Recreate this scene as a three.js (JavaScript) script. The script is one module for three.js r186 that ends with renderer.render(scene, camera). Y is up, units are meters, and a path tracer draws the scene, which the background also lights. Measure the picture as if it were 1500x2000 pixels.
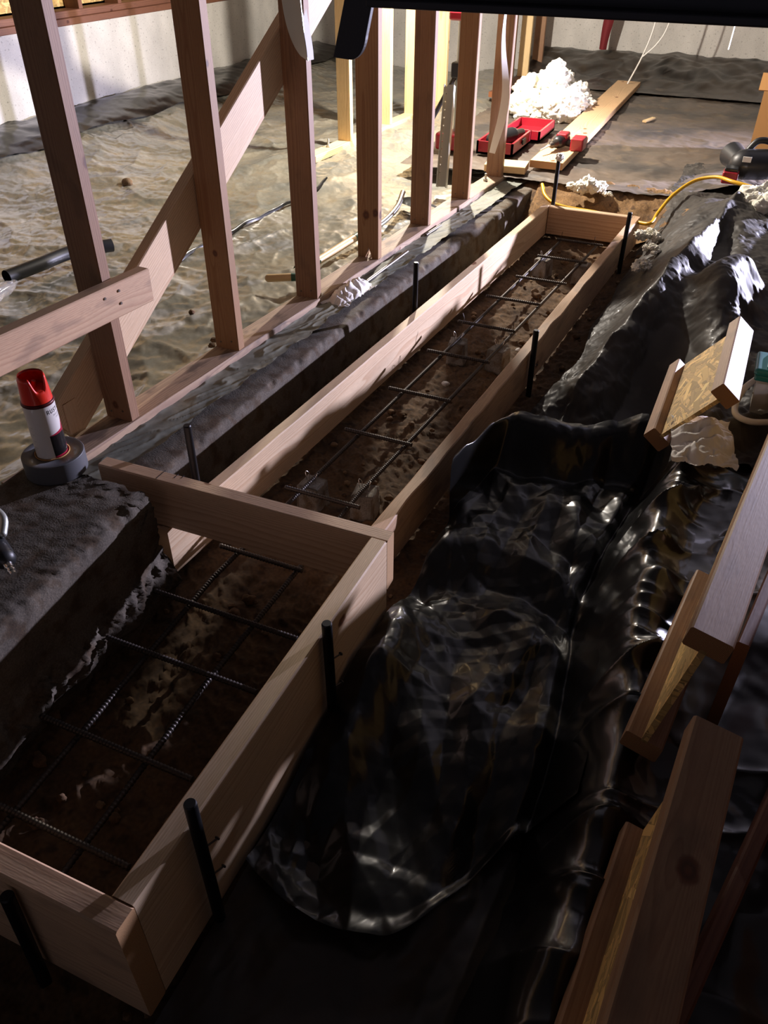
import * as THREE from 'three';
import { mergeGeometries, mergeVertices } from 'three/addons/utils/BufferGeometryUtils.js';
import { RoundedBoxGeometry } from 'three/addons/geometries/RoundedBoxGeometry.js';

// ---------------------------------------------------------------- camera, exposure, large lights
const scene = new THREE.Scene();
const camera = new THREE.PerspectiveCamera(65.555, 0.75, 0.02, 60);
camera.position.set(0.508, 1.368, 1.189);
camera.rotation.set(-0.6533, 0.409, 0.0062, 'YXZ');
const renderer = new THREE.WebGLRenderer();
renderer.toneMapping = THREE.LinearToneMapping;
renderer.toneMappingExposure = 1.12;
renderer.shadowMap.enabled = true;
scene.background = new THREE.Color(0x000000);

const TOWER_LAMP = { x: -1.15, y: 1.36, z: -3.66, power: 22, color: 0xfff4e6 };   // lantern on the tripod behind the stud wall
const FLOOR_LAMP = { x: 2.3, y: 0.86, z: -5.2, power: 185, color: 0xe2dfff, aim: [-0.9, 0.55, -0.8] };     // low work light at the right, outside the frame

// ---------------------------------------------------------------- helpers
function rng(seed) { let a = seed >>> 0; return () => { a = (a + 0x6D2B79F5) | 0; let t = Math.imul(a ^ (a >>> 15), 1 | a); t = (t + Math.imul(t ^ (t >>> 7), 61 | t)) ^ t; return ((t ^ (t >>> 14)) >>> 0) / 4294967296; }; }
function hash(i, j, s = 0) { let h = Math.imul(i, 374761393) + Math.imul(j, 668265263) + Math.imul(s, 1442695041); h = Math.imul(h ^ (h >>> 13), 1274126177); h ^= h >>> 16; return (h >>> 0) / 4294967296; }
const fade = (t) => t * t * t * (t * (t * 6 - 15) + 10), lerp = (a, b, t) => a + (b - a) * t;
const clamp = (x, a = 0, b = 1) => Math.min(b, Math.max(a, x));
const smooth = (a, b, x) => { const t = clamp((x - a) / (b - a)); return t * t * (3 - 2 * t); };
const COS = Float32Array.from({ length: 256 }, (_, k) => Math.cos(k / 256 * 6.2831853));
// gradient noise, about -1..1; px, py: periods in cells (0: none)
function noise(x, y, s = 0, px = 0, py = 0) {
  const i = Math.floor(x), j = Math.floor(y), u = x - i, v = y - j, U = fade(u), V = fade(v);
  const w = (a, p) => p ? ((a % p) + p) % p : a;
  const g = (a, b) => { const k = hash(w(i + a, px), w(j + b, py), s) * 255.99 | 0; return COS[k] * (u - a) + COS[(k + 192) & 255] * (v - b); };
  return 1.5 * lerp(lerp(g(0, 0), g(1, 0), U), lerp(g(0, 1), g(1, 1), U), V);
}
function fbm(x, y, o = 4, s = 0, px = 0, py = 0) { let a = 0.5, r = 0; for (let k = 0; k < o; k++) { r += a * noise(x, y, s + k * 17, px, py); x *= 2; y *= 2; px *= 2; py *= 2; a *= 0.5; } return r; }
const tri = (t) => { t -= Math.floor(t); return 1 - Math.abs(2 * t - 1); };
function noise3(x, y, z, s = 0) { return (noise(x + z * 0.71, y - z * 0.53, s) + noise(y + 31.7 - x * 0.37, z + x * 0.61, s + 5) + noise(z - 17.3 + y * 0.43, x - y * 0.29, s + 9)) / 2; }
const V3 = (x, y, z) => new THREE.Vector3(x, y, z);

const taken = {};
function numbered(n) { const k = taken[n] = (taken[n] ?? -1) + 1; return k ? n + '_' + String(k).padStart(3, '0') : n; }
function finish(m) { m.castShadow = true; m.receiveShadow = true; return m; }
function tag(o, label, category, group, kind) { if (label) o.userData.label = label; if (category) o.userData.category = category; if (group) o.userData.group = group; if (kind) o.userData.kind = kind; return o; }
// a thing that is one mesh: geometry given in world metres, moved so that the mesh stands at its base
function single(name, geo, mat, label, category, group) {
  geo.computeBoundingBox(); const b = geo.boundingBox, c = V3((b.min.x + b.max.x) / 2, b.min.y, (b.min.z + b.max.z) / 2);
  geo.translate(-c.x, -c.y, -c.z);
  const m = finish(new THREE.Mesh(geo, mat)); m.name = numbered(name); m.position.copy(c); scene.add(m);
  return tag(m, label, category, group);
}
function thing(name, label, category, base, group) {
  const g = new THREE.Group(); g.name = numbered(name); g.position.set(...base); scene.add(g); return tag(g, label, category, group);
}
// a part: geometry in world metres, parent at its base
function part(parent, name, geo, mat, label) {
  let p = parent, off = V3(0, 0, 0); while (p && p !== scene) { off.add(p.position); p = p.parent; }
  geo.translate(-off.x, -off.y, -off.z);
  const m = finish(new THREE.Mesh(geo, mat)); m.name = name; parent.add(m); if (label) m.userData.label = label; return m;
}
function structure(name, geo, mat, label, category) { const m = finish(new THREE.Mesh(geo, mat)); m.name = name; scene.add(m); return tag(m, label, category, null, 'structure'); }
function structGroup(name, label, category) { const g = new THREE.Group(); g.name = name; scene.add(g); return tag(g, label, category, null, 'structure'); }

// box given by its bounds
function bounds(x0, x1, y0, y1, z0, z1, r = 0) {
  const g = r ? new RoundedBoxGeometry(x1 - x0, y1 - y0, z1 - z0, 2, r) : new THREE.BoxGeometry(x1 - x0, y1 - y0, z1 - z0);
  g.translate((x0 + x1) / 2, (y0 + y1) / 2, (z0 + z1) / 2); return metric(g);
}
// planar uv in metres from the dominant normal
function metric(g, s = 1) {
  const p = g.attributes.position, n = g.attributes.normal, uv = new Float32Array(p.count * 2);
  for (let i = 0; i < p.count; i++) {
    const ax = Math.abs(n.getX(i)), ay = Math.abs(n.getY(i)), az = Math.abs(n.getZ(i));
    const [u, v] = ax > ay && ax > az ? [p.getZ(i), p.getY(i)] : ay > az ? [p.getZ(i), p.getX(i)] : [p.getX(i), p.getY(i)];
    uv[2 * i] = u * s; uv[2 * i + 1] = v * s;
  }
  g.setAttribute('uv', new THREE.BufferAttribute(uv, 2)); return g;
}
let lumberSeed = 7;
// sawn timber from a to b: w along up, t across; small eased edges, optional waney top edge, grain along its length
function lumber(a, b, w, t, up = [0, 1, 0], o = {}) {
  const A = V3(...a), B = V3(...b), d = B.clone().sub(A), L = d.length(); d.normalize();
  const U = V3(...up), S = d.clone().cross(U).normalize(); U.copy(S.clone().cross(d)).normalize();
  const c = o.ease ?? 0.003, hw = w / 2, ht = t / 2, seg = o.seg ?? 1, r = rng(lumberSeed++ * 101), ou = r() * 3, ov = r() * 0.8;
  const sec = [[-ht + c, -hw], [ht - c, -hw], [ht, -hw + c], [ht, hw - c], [ht - c, hw], [-ht + c, hw], [-ht, hw - c], [-ht, -hw + c]];
  const per = [0]; for (let i = 0; i < 8; i++) { const p = sec[i], q = sec[(i + 1) % 8]; per.push(per[i] + Math.hypot(p[0] - q[0], p[1] - q[1])); }
  const pos = [], uv = [], idx = [], P = (k, i) => {
    const f = k / seg, p = sec[i]; let s = p[0], h = p[1];
    if (o.wane && h > hw * 0.5) { const q = o.wane(f * L, p[0] > 0 ? 1 : -1); s += q[0]; h += q[1]; }
    if (o.bow) h += o.bow * Math.sin(f * Math.PI);
    return A.clone().addScaledVector(d, f * L).addScaledVector(S, s).addScaledVector(U, h);
  };
  for (let i = 0; i < 8; i++) {
    const j = (i + 1) % 8, base = pos.length / 3;
    for (let k = 0; k <= seg; k++) { for (const [q, pp] of [[i, per[i]], [j, per[i + 1]]]) { const v = P(k, q); pos.push(v.x, v.y, v.z); uv.push(ou + k / seg * L, ov + pp); } }
    for (let k = 0; k < seg; k++) { const n = base + 2 * k; idx.push(n, n + 1, n + 2, n + 1, n + 3, n + 2); }
  }
  const sides = idx.length;
  for (const [k, flip] of [[0, 0], [seg, 1]]) {
    const base = pos.length / 3; for (let i = 0; i < 8; i++) { const v = P(k, i); pos.push(v.x, v.y, v.z); uv.push(sec[i][0] + ov, sec[i][1] + ou); }
    for (let i = 1; i < 7; i++) flip ? idx.push(base, base + i, base + i + 1) : idx.push(base, base + i + 1, base + i);
  }
  const g = new THREE.BufferGeometry(); g.setAttribute('position', new THREE.Float32BufferAttribute(pos, 3)); g.setAttribute('uv', new THREE.Float32BufferAttribute(uv, 2)); g.setIndex(idx);
  g.computeVertexNormals(); g.addGroup(0, sides, 0); g.addGroup(sides, idx.length - sides, 1); return g;
}
// grid surface f(u, v) -> [x, y, z], uv in metres by su, sv
function surface(nu, nv, f, su = 1, sv = 1, closeU = false) {
  const pos = [], uv = [], idx = [];
  for (let j = 0; j <= nv; j++) for (let i = 0; i <= nu; i++) { const p = f(i / nu, j / nv); pos.push(...p); uv.push(i / nu * su, j / nv * sv); }
  for (let j = 0; j < nv; j++) for (let i = 0; i < nu; i++) { const a = j * (nu + 1) + i, b = a + 1, c = a + nu + 1, d = c + 1; idx.push(a, c, b, b, c, d); }
  const g = new THREE.BufferGeometry(); g.setAttribute('position', new THREE.Float32BufferAttribute(pos, 3)); g.setAttribute('uv', new THREE.Float32BufferAttribute(uv, 2)); g.setIndex(idx); g.computeVertexNormals();
  return g;
}
function tube(pts, r, seg = 24, rad = 8, closed = false) { return new THREE.TubeGeometry(new THREE.CatmullRomCurve3(pts.map((p) => V3(...p)), closed, 'centripetal'), seg, r, rad, closed); }
function capped(pts, r, seg = 24, rad = 8) {   // tube with rounded ends
  const a = V3(...pts[0]), b = V3(...pts[pts.length - 1]), s1 = new THREE.SphereGeometry(r, rad, 6), s2 = s1.clone(); s1.translate(a.x, a.y, a.z); s2.translate(b.x, b.y, b.z);
  return mergeGeometries([tube(pts, r, seg, rad), s1, s2]);
}
function cyl(a, b, r0, r1 = r0, n = 16) {
  const A = V3(...a), B = V3(...b), d = B.clone().sub(A), g = new THREE.CylinderGeometry(r1, r0, d.length(), n, 1);
  g.applyQuaternion(new THREE.Quaternion().setFromUnitVectors(V3(0, 1, 0), d.clone().normalize())); const m = A.add(B).multiplyScalar(0.5); g.translate(m.x, m.y, m.z); return g;
}
// deformed reinforcing bar: closed rod with raised ribs along it
function ribbed(a, b, r = 0.0062, pitch = 0.008) {
  const A = V3(...a), B = V3(...b), d = B.clone().sub(A), L = d.length(), n = Math.max(4, Math.round(L / pitch)); d.normalize();
  const prof = [new THREE.Vector2(0.0001, 0)]; for (let k = 0; k < n; k++) { const y = k / n * L, h = L / n; prof.push(new THREE.Vector2(r * 0.88, y + 0.001), new THREE.Vector2(r * 0.88, y + h * 0.5), new THREE.Vector2(r * 1.08, y + h * 0.62), new THREE.Vector2(r * 1.08, y + h * 0.85)); } prof.push(new THREE.Vector2(0.0001, L));
  const g = new THREE.LatheGeometry(prof, 8); g.applyQuaternion(new THREE.Quaternion().setFromUnitVectors(V3(0, 1, 0), d)); g.translate(A.x, A.y, A.z); return g;
}
function blob(cx, cy, cz, rx, ry, rz, amp, freq, seed, detail = 3) {   // lumpy stone or clod
  let g = new THREE.IcosahedronGeometry(1, detail); g.deleteAttribute('uv'); g.deleteAttribute('normal'); g = mergeVertices(g, 1e-4);
  const p = g.attributes.position;
  for (let i = 0; i < p.count; i++) { const v = V3().fromBufferAttribute(p, i), n = 1 + amp * (noise3(v.x * freq + seed, v.y * freq, v.z * freq - seed, seed % 97)); p.setXYZ(i, cx + v.x * rx * n, cy + v.y * ry * n, cz + v.z * rz * n); }
  g.computeVertexNormals(); return metric(g);
}

// ---------------------------------------------------------------- textures
function image(w, h, f, srgb = true) {
  const d = new Uint8Array(w * h * 4);
  for (let y = 0; y < h; y++) for (let x = 0; x < w; x++) { const c = f(x / w, y / h, x, y), k = (y * w + x) * 4; d[k] = clamp(c[0], 0, 255); d[k + 1] = clamp(c[1], 0, 255); d[k + 2] = clamp(c[2], 0, 255); d[k + 3] = 255; }
  const t = new THREE.DataTexture(d, w, h, THREE.RGBAFormat); t.wrapS = t.wrapT = THREE.RepeatWrapping; t.magFilter = THREE.LinearFilter; t.minFilter = THREE.LinearMipmapLinearFilter; t.generateMipmaps = true; if (srgb) t.colorSpace = THREE.SRGBColorSpace; t.needsUpdate = true; return t;
}
const mix3 = (a, b, t) => [lerp(a[0], b[0], t), lerp(a[1], b[1], t), lerp(a[2], b[2], t)];
// wood: 2 m along, 0.5 m across
function woodTex(seed, early, late, knotN, ringMm = 9, dirt = 0) {
  const r = rng(seed), knots = []; for (let k = 0; k < knotN; k++) knots.push([r() * 2, r() * 0.5, 0.006 + r() * 0.009]);
  const grey = new Uint8Array(768 * 384);
  const t = image(768, 384, (U, W, px, py) => {
    const u = U * 2, v = W * 0.5; let vv = v + 0.018 * fbm(U * 3, W * 4, 3, seed, 3, 4), kn = 0, kd = 9;
    for (const [ku, kv, kr] of knots) {
      let dx = u - ku, dy = v - kv; dx -= 2 * Math.round(dx / 2); dy -= 0.5 * Math.round(dy / 0.5);
      const d = Math.hypot(dx / 1.35, dy) / kr; vv += 0.9 * dy * Math.exp(-((dx / (kr * 4.5)) ** 2) - (dy / (kr * 2.2)) ** 2); if (d < kd) kd = d; kn = Math.max(kn, 1 - smooth(0.75, 1.25, d + 0.15 * noise(u * 90, v * 90, seed)));
    }
    const sp = ringMm * 0.001 * (1 + 0.35 * noise(W * 5, 3.3, seed + 3, 5, 0)), ph = vv / sp, fr = ph - Math.floor(ph), ring = Math.pow(fr, 2.2) * (1 - smooth(0.9, 1, fr));
    const fib = noise(U * 60, W * 400, seed + 9, 60, 400) * 0.6 + noise(U * 200, W * 512, seed + 11, 200, 512) * 0.4, blot = fbm(U * 6, W * 3, 3, seed + 21, 6, 3);
    let c = mix3(early, late, clamp(ring * 0.75 + 0.12 * blot + 0.05)); const m = 1 + 0.07 * fib + 0.10 * blot; c = c.map((q) => q * m);
    if (kn > 0) { const rr = 0.5 + 0.5 * Math.sin(kd * 9); c = mix3(c, [92 + 38 * rr, 55 + 24 * rr, 34 + 14 * rr], kn * 0.85); }
    if (dirt) { const q = smooth(0.05, 0.45, fbm(U * 14, W * 9, 4, seed + 40, 14, 9)); c = mix3(c, [88, 74, 66], q * dirt); }
    grey[py * 768 + px] = clamp(128 + 40 * fib - 50 * ring, 0, 255); return c;
  });
  t.repeat.set(0.5, 2);
  const b = image(768, 384, (U, W, x, y) => { const g = grey[y * 768 + x]; return [g, g, g]; }, false); b.repeat.set(0.5, 2);
  return { map: t, bump: b };
}
const endTex = image(256, 256, (U, W) => { const d = Math.hypot((U - 0.3) * 1, W + 0.35) * 46 + 1.2 * fbm(U * 4, W * 4, 3, 5), f = d - Math.floor(d), q = Math.pow(f, 2) * 0.7, n = 1 + 0.12 * noise(U * 90, W * 90, 8); return mix3([206, 170, 126], [142, 98, 64], q).map((c) => c * n); });
endTex.repeat.set(9, 9);
const firA = woodTex(11, [222, 197, 164], [190, 152, 116], 5), firB = woodTex(23, [212, 182, 150], [176, 134, 102], 8, 12), firC = woodTex(37, [208, 180, 150], [178, 142, 114], 4, 7, 0.25), sillT = woodTex(53, [178, 152, 126], [124, 98, 84], 3, 8, 0.7), pineT = woodTex(71, [224, 200, 152], [190, 154, 106], 4, 10), redT = woodTex(83, [188, 156, 134], [146, 108, 92], 5, 11, 0.2);
function wood(t, tint = 0xffffff, rough = 0.62) {
  const m = new THREE.MeshPhysicalMaterial({ map: t.map, bumpMap: t.bump, bumpScale: 0.0006, color: tint, roughness: rough }), e = new THREE.MeshStandardMaterial({ map: endTex, color: tint, roughness: 0.85 }); return [m, e];
}
const M = {
  formA: wood(firA), formB: wood(firB), formC: wood(firC, 0xf4ece4), stud: wood(redT, 0xcabca4), studB: wood(firB, 0xb8a68c), pine: wood(pineT), sill: wood(sillT), brace: wood(firA, 0xffffff), plank: wood(firA, 0xfff2e0), joist: wood(firC, 0xcdbcae), brown: wood(redT, 0xa88876), red: wood(redT, 0xb48c78),
};
// oriented strand board: strands lying in all directions
const osbTex = (() => {
  const c = document.createElement('canvas'); c.width = c.height = 1024; const x = c.getContext('2d'), r = rng(901); x.fillStyle = '#b89a5e'; x.fillRect(0, 0, 1024, 1024);
  for (let k = 0; k < 2600; k++) {
    const l = 60 + r() * 120, w = 10 + r() * 26, q = r(), g = 0.78 + r() * 0.4, a = (r() - 0.5) * 1.3 + (r() < 0.15 ? 1.5 : 0), X = r() * 1024, Y = r() * 1024;
    x.fillStyle = `rgb(${Math.min(255, (196 + 34 * q) * g) | 0},${Math.min(255, (164 + 28 * q) * g) | 0},${(98 + 28 * q) * g | 0})`;
    for (const ox of [0, -1024, 1024]) for (const oy of [0, -1024, 1024]) { if (Math.abs(X + ox - 512) > 700 || Math.abs(Y + oy - 512) > 700) continue; x.save(); x.translate(X + ox, Y + oy); x.rotate(a); x.beginPath(); x.moveTo(-l / 2, -w / 2 * 0.7); x.lineTo(l / 2, -w / 2); x.lineTo(l / 2 * 0.95, w / 2); x.lineTo(-l / 2 * 0.97, w / 2 * 0.9); x.closePath(); x.fill(); x.strokeStyle = 'rgba(96,70,34,0.35)'; x.lineWidth = 1.4; x.stroke(); x.restore(); }
  }
  const t = new THREE.CanvasTexture(c); t.wrapS = t.wrapT = THREE.RepeatWrapping; t.colorSpace = THREE.SRGBColorSpace; t.repeat.set(1.6, 1.6); return t;
})();
M.osb = new THREE.MeshStandardMaterial({ map: osbTex, roughness: 0.7, bumpMap: osbTex, bumpScale: 0.0008 });
// soil: 1 m tile
const soilTex = image(512, 512, (U, W) => { const a = fbm(U * 8, W * 8, 5, 3, 8, 8), b = noise(U * 120, W * 120, 4, 120, 120), c = fbm(U * 30, W * 30, 3, 14, 30, 30); let q = mix3([96, 76, 55], [146, 120, 88], clamp(0.5 + a)); q = mix3(q, [58, 45, 34], smooth(0.1, 0.5, c) * 0.6); return q.map((v) => v * (1 + 0.16 * b)); });
M.soil = new THREE.MeshStandardMaterial({ map: soilTex, bumpMap: soilTex, bumpScale: 0.004, roughness: 0.97, color: 0xbdb4aa });
M.clod = new THREE.MeshStandardMaterial({ map: soilTex, roughness: 0.97, color: 0xd8ccc0 });
M.stone = new THREE.MeshStandardMaterial({ map: soilTex, roughness: 0.9, color: 0xffffff });
// concrete: 1 m tile
const concTex = image(512, 512, (U, W) => { const a = fbm(U * 6, W * 6, 5, 31, 6, 6), b = noise(U * 170, W * 170, 33, 170, 170), d = fbm(U * 9, W * 9, 4, 37, 9, 9), f = noise(U * 90, W * 90, 39, 90, 90); const m = 142 + 34 * a + 20 * b + 14 * f; return mix3([m, m * 0.97, m * 0.92], [m * 0.8, m * 0.68, m * 0.54], smooth(-0.05, 0.4, d)); });
concTex.repeat.set(2, 2);
const wallTex = image(512, 512, (U, W) => { const a = fbm(U * 5, W * 3, 5, 41, 5, 3), b = noise(U * 180, W * 180, 43, 180, 180), s = smooth(0.5, 0.8, noise(U * 70, W * 70, 45, 70, 70)); const m = 200 + 26 * a + 9 * b - 40 * s; return [m, m * 0.985, m * 0.955]; });
M.concrete = new THREE.MeshStandardMaterial({ map: concTex, bumpMap: concTex, bumpScale: 0.0022, roughness: 0.95, color: 0xa69e94 });
M.concreteWall = new THREE.MeshStandardMaterial({ map: wallTex, bumpMap: wallTex, bumpScale: 0.002, roughness: 0.85 });
M.dobie = new THREE.MeshStandardMaterial({ map: concTex, bumpMap: concTex, bumpScale: 0.003, roughness: 0.92, color: 0xffffff });
// plastics
const hazeTex = image(512, 512, (U, W) => { const a = fbm(U * 4, W * 4, 5, 51, 4, 4), c = fbm(U * 11, W * 11, 4, 57, 11, 11), b = noise(U * 140, W * 140, 53, 140, 140); let q = mix3([146, 141, 126], [122, 122, 114], smooth(-0.25, 0.3, a)); q = mix3(q, [160, 140, 106], smooth(0.1, 0.6, c) * 0.4); q = mix3(q, [106, 102, 92], smooth(0.15, 0.6, -c) * 0.35); return q.map((v) => v * (1 + 0.05 * b)); });
hazeTex.repeat.set(0.7, 0.7);
M.clearPoly = new THREE.MeshPhysicalMaterial({ map: hazeTex, roughness: 0.4, clearcoat: 0.8, clearcoatRoughness: 0.16 });
const dustTex = image(512, 512, (U, W) => { const a = fbm(U * 4, W * 4, 5, 61, 4, 4), c = fbm(U * 14, W * 14, 4, 67, 14, 14); let q = mix3([98, 87, 76], [66, 62, 58], smooth(-0.2, 0.35, a)); q = mix3(q, [118, 102, 82], smooth(0.12, 0.5, c) * 0.6); return q; });
dustTex.repeat.set(0.6, 0.6);
M.dustyPoly = new THREE.MeshPhysicalMaterial({ map: dustTex, roughness: 0.55, clearcoat: 0.18, clearcoatRoughness: 0.35 });
const darkTex = image(512, 512, (U, W) => { const a = fbm(U * 5, W * 5, 4, 71, 5, 5), c = fbm(U * 20, W * 20, 4, 77, 20, 20), m = 20 + 5 * a + 7 * smooth(0.1, 0.5, c); return [m, m * 0.99, m * 0.97]; });
M.blackPoly = new THREE.MeshPhysicalMaterial({ map: darkTex, roughness: 0.3, specularIntensity: 0.6, clearcoat: 0.3, clearcoatRoughness: 0.1 });
const bankTex = image(512, 512, (U, W) => { const a = fbm(U * 4, W * 4, 5, 81, 4, 4), c = fbm(U * 13, W * 13, 4, 87, 13, 13); return mix3([62, 60, 58], [84, 80, 75], clamp(0.5 + a * 0.8 + 0.5 * smooth(0.1, 0.5, c))); });
M.bankPoly = new THREE.MeshPhysicalMaterial({ map: bankTex, roughness: 0.48, specularIntensity: 0.22, clearcoat: 0.04, clearcoatRoughness: 0.12 });
M.stripPoly = new THREE.MeshPhysicalMaterial({ map: hazeTex, color: 0xeaf0ee, roughness: 0.62, specularIntensity: 0.5 });
M.bermPoly = new THREE.MeshPhysicalMaterial({ map: darkTex, roughness: 0.28, clearcoat: 0.6, clearcoatRoughness: 0.12 });
M.greyPoly = new THREE.MeshPhysicalMaterial({ map: dustTex, color: 0x9a9896, roughness: 0.45, clearcoat: 0.35, clearcoatRoughness: 0.25 });
// metals, paints
M.steel = new THREE.MeshStandardMaterial({ color: 0x6a625c, metalness: 0.85, roughness: 0.42 });
M.rebar = new THREE.MeshStandardMaterial({ color: 0x4a4440, metalness: 0.7, roughness: 0.5 });
M.stake = new THREE.MeshStandardMaterial({ color: 0x17171a, metalness: 0.5, roughness: 0.45 });
M.zinc = new THREE.MeshStandardMaterial({ color: 0xb9bdb6, metalness: 0.75, roughness: 0.45 });
M.chrome = new THREE.MeshStandardMaterial({ color: 0xd8d8d8, metalness: 1, roughness: 0.2 });
M.blackPlastic = new THREE.MeshPhysicalMaterial({ color: 0x1a1b1e, roughness: 0.45, clearcoat: 0.2 });
M.blackSteel = new THREE.MeshStandardMaterial({ color: 0x1e222c, metalness: 0.2, roughness: 0.5 });
M.redPlastic = new THREE.MeshPhysicalMaterial({ color: 0x961626, roughness: 0.4, clearcoat: 0.3 });
M.white = new THREE.MeshStandardMaterial({ color: 0xe6e4e0, roughness: 0.8 });
M.cloth = new THREE.MeshStandardMaterial({ color: 0xe2ded8, roughness: 0.95 });
M.wool = new THREE.MeshStandardMaterial({ color: 0xe9e5d6, roughness: 1 });
M.yellow = new THREE.MeshPhysicalMaterial({ color: 0xd9a514, roughness: 0.4 });
M.green = new THREE.MeshStandardMaterial({ color: 0x1f4a35, roughness: 0.5 });
M.teal = new THREE.MeshPhysicalMaterial({ color: 0x2b8791, roughness: 0.4, clearcoat: 0.3 });
M.handle = new THREE.MeshStandardMaterial({ color: 0xc8aa7c, roughness: 0.45 });
M.card = new THREE.MeshStandardMaterial({ color: 0xb5854f, roughness: 0.85 });

// ---------------------------------------------------------------- layout lines and ground heights (metres)
const wallX = (z) => -0.9578 - 0.0719 * z;                       // right face of the near stud wall
const rowX = (z) => -1.826 - 0.068 * (z + 3.19);                 // right face of the stud wall behind it
const leftIn = (z) => -0.568 - 0.0655 * (z - 0.023);             // inner face of the left form board
const rightOut = (z) => -0.099 - 0.0589 * z;                     // outer face of the far right form board
const footEdge = (z) => lerp(-0.745 - 0.04 * (z + 0.175), -0.697 - 0.0821 * (z + 1.34), smooth(-0.9, -1.5, z));   // top edge of the old footing
const bermX = (z) => 0.5 + 0.02 * Math.sin(z * 5) + 0.03 * smooth(-0.2, -0.9, z);
function ground(x, z) {
  const n = 0.016 * fbm(x * 3, z * 3, 4, 101);
  let y = 0.0 + n;
  const b1 = 0.225 * smooth(-0.11, 0.03, x - bermX(z)) - 0.02 * smooth(0.03, 0.1, x - bermX(z)), b2 = 0.23 * smooth(0.06, 0.42, x), far = smooth(-1.15, -1.7, z);
  if (x > rightOut(z)) y += lerp(b1, b2, far) + 0.03 * smooth(0, 0.12, x - rightOut(z)) * (1 - smooth(0.3, 0.42, x));
  const end = smooth(-2.9, -3.35, z); y = lerp(y, 0.175 + n * 0.6, end);
  return y;
}
// crumpled film: folded facets with sharp creases
function crumple(x, z, seed, f = 1, warp = 0.09) {
  const wx = x + warp * noise(x * 4 * f, z * 4 * f, seed), wz = z + warp * noise(x * 4 * f + 9, z * 4 * f, seed + 1); let y = 0;
  for (let k = 0; k < 5; k++) { const a = hash(k, seed, 3) * 3.1416, q = (1.4 + 1.9 * k) * f, m = 0.5 + 0.5 * noise(x * 2.3 * f + k * 7, z * 2.3 * f, seed + 20 + k); y += m * (tri((Math.cos(a) * wx + Math.sin(a) * wz) * q + hash(k, seed, 4)) - 0.5) / (1 + k * 1.1); }
  return y;
}
const ridge = (x, z, f, seed) => Math.pow(1 - Math.abs(noise(x * f, z * f, seed)), 8);

// ---------------------------------------------------------------- the setting
structure('floor', bounds(-4.2, 4.8, -0.5, -0.12, -7.4, 5.4), M.soil, 'brown earth under the whole crawl space', 'ground');
const wl = structGroup('wall_left', 'pale poured concrete stem wall along the plastic covered floor', 'wall');
part(wl, 'stem_wall', bounds(-4.1, -3.8, -0.12, 0.725, -7.2, 5.2), M.concreteWall);
part(wl, 'sheathing', bounds(-3.98, -3.95, 0.815, 2.0, -7.2, 5.2), M.osb, 'golden strand board sheathing');
part(wl, 'sill_plate', lumber([-3.87, 0.745, 5.0], [-3.87, 0.745, -6.9], 0.04, 0.14), M.brown, 'reddish brown sill plate');
part(wl, 'bottom_plate', lumber([-3.88, 0.785, 5.0], [-3.88, 0.785, -6.9], 0.04, 0.12), M.brown);
for (let k = 0; k < 29; k++) part(wl, 'cripple_stud', lumber([-3.88, 0.805, -6.9 + k * 0.4], [-3.88, 1.95, -6.9 + k * 0.4], 0.12, 0.038, [1, 0, 0]), k % 3 ? M.brown : M.red);
structure('wall_far', bounds(-4.1, 4.7, -0.12, 2.0, -7.2, -6.9), M.concreteWall, 'grey concrete foundation wall behind the insulation pile', 'wall');
structure('wall_right', bounds(4.4, 4.7, -0.12, 2.0, -6.9, 5.3), M.concreteWall, 'concrete foundation wall on the lamp side', 'wall');
structure('wall_near', bounds(-4.1, 4.7, -0.12, 2.0, 5.0, 5.3), M.concreteWall, 'concrete foundation wall behind the viewer', 'wall');
structure('ceiling', bounds(-4.1, 4.7, 1.95, 2.15, -7.2, 5.3), new THREE.MeshStandardMaterial({ color: 0x4a4743, roughness: 0.95 }), 'dark subfloor boards over the crawl space', 'ceiling');

// bare soil in and around the trench
{
  const x0 = -0.78, x1 = 0.72, z0 = 1.7, z1 = -3.75;
  const g = surface(190, 640, (u, v) => {
    const x = lerp(x0, x1, u), z = lerp(z0, z1, v), k = 1 - 0.4 * smooth(-2.9, -3.3, z);
    return [x, ground(x, z) - 0.004 + k * (0.012 * fbm(x * 14, z * 14, 4, 111) + 0.009 * ridge(x, z, 22, 113) - 0.004), z];
  }, 1.5, 5.45);
  const soil = structure('soil', g, M.soil, 'loose brown earth in the footing trench between the form boards', 'soil');
  const r = rng(5);
  for (let k = 0; k < 150; k++) {
    const z = lerp(1.0, -2.85, r()), inside = r() < 0.62, s = 0.006 + 0.016 * r() * r();
    const x = inside ? lerp(leftIn(z) + 0.03, rightOut(Math.min(z, 0)) - 0.06, r()) : r() < 0.5 ? leftIn(z) - 0.05 - 0.05 * r() : rightOut(Math.min(z, 0)) + 0.03 + 0.06 * r();
    part(soil, 'stone', blob(x, ground(x, z) + s * 0.35, z, s, s * 0.7, s * 0.9, 0.5, 1.6, k + 3, 2), k % 3 ? M.clod : M.stone);
  }
  for (let k = 0; k < 26; k++) { const x = lerp(-0.45, 0.3, r()), z = lerp(-3.0, -3.25, r()), s = 0.008 + 0.02 * r() * r(); part(soil, 'stone', blob(x, ground(x, z) + s * 0.3, z, s, s * 0.7, s, 0.5, 1.6, k + 300, 2), M.clod); }
}
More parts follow.
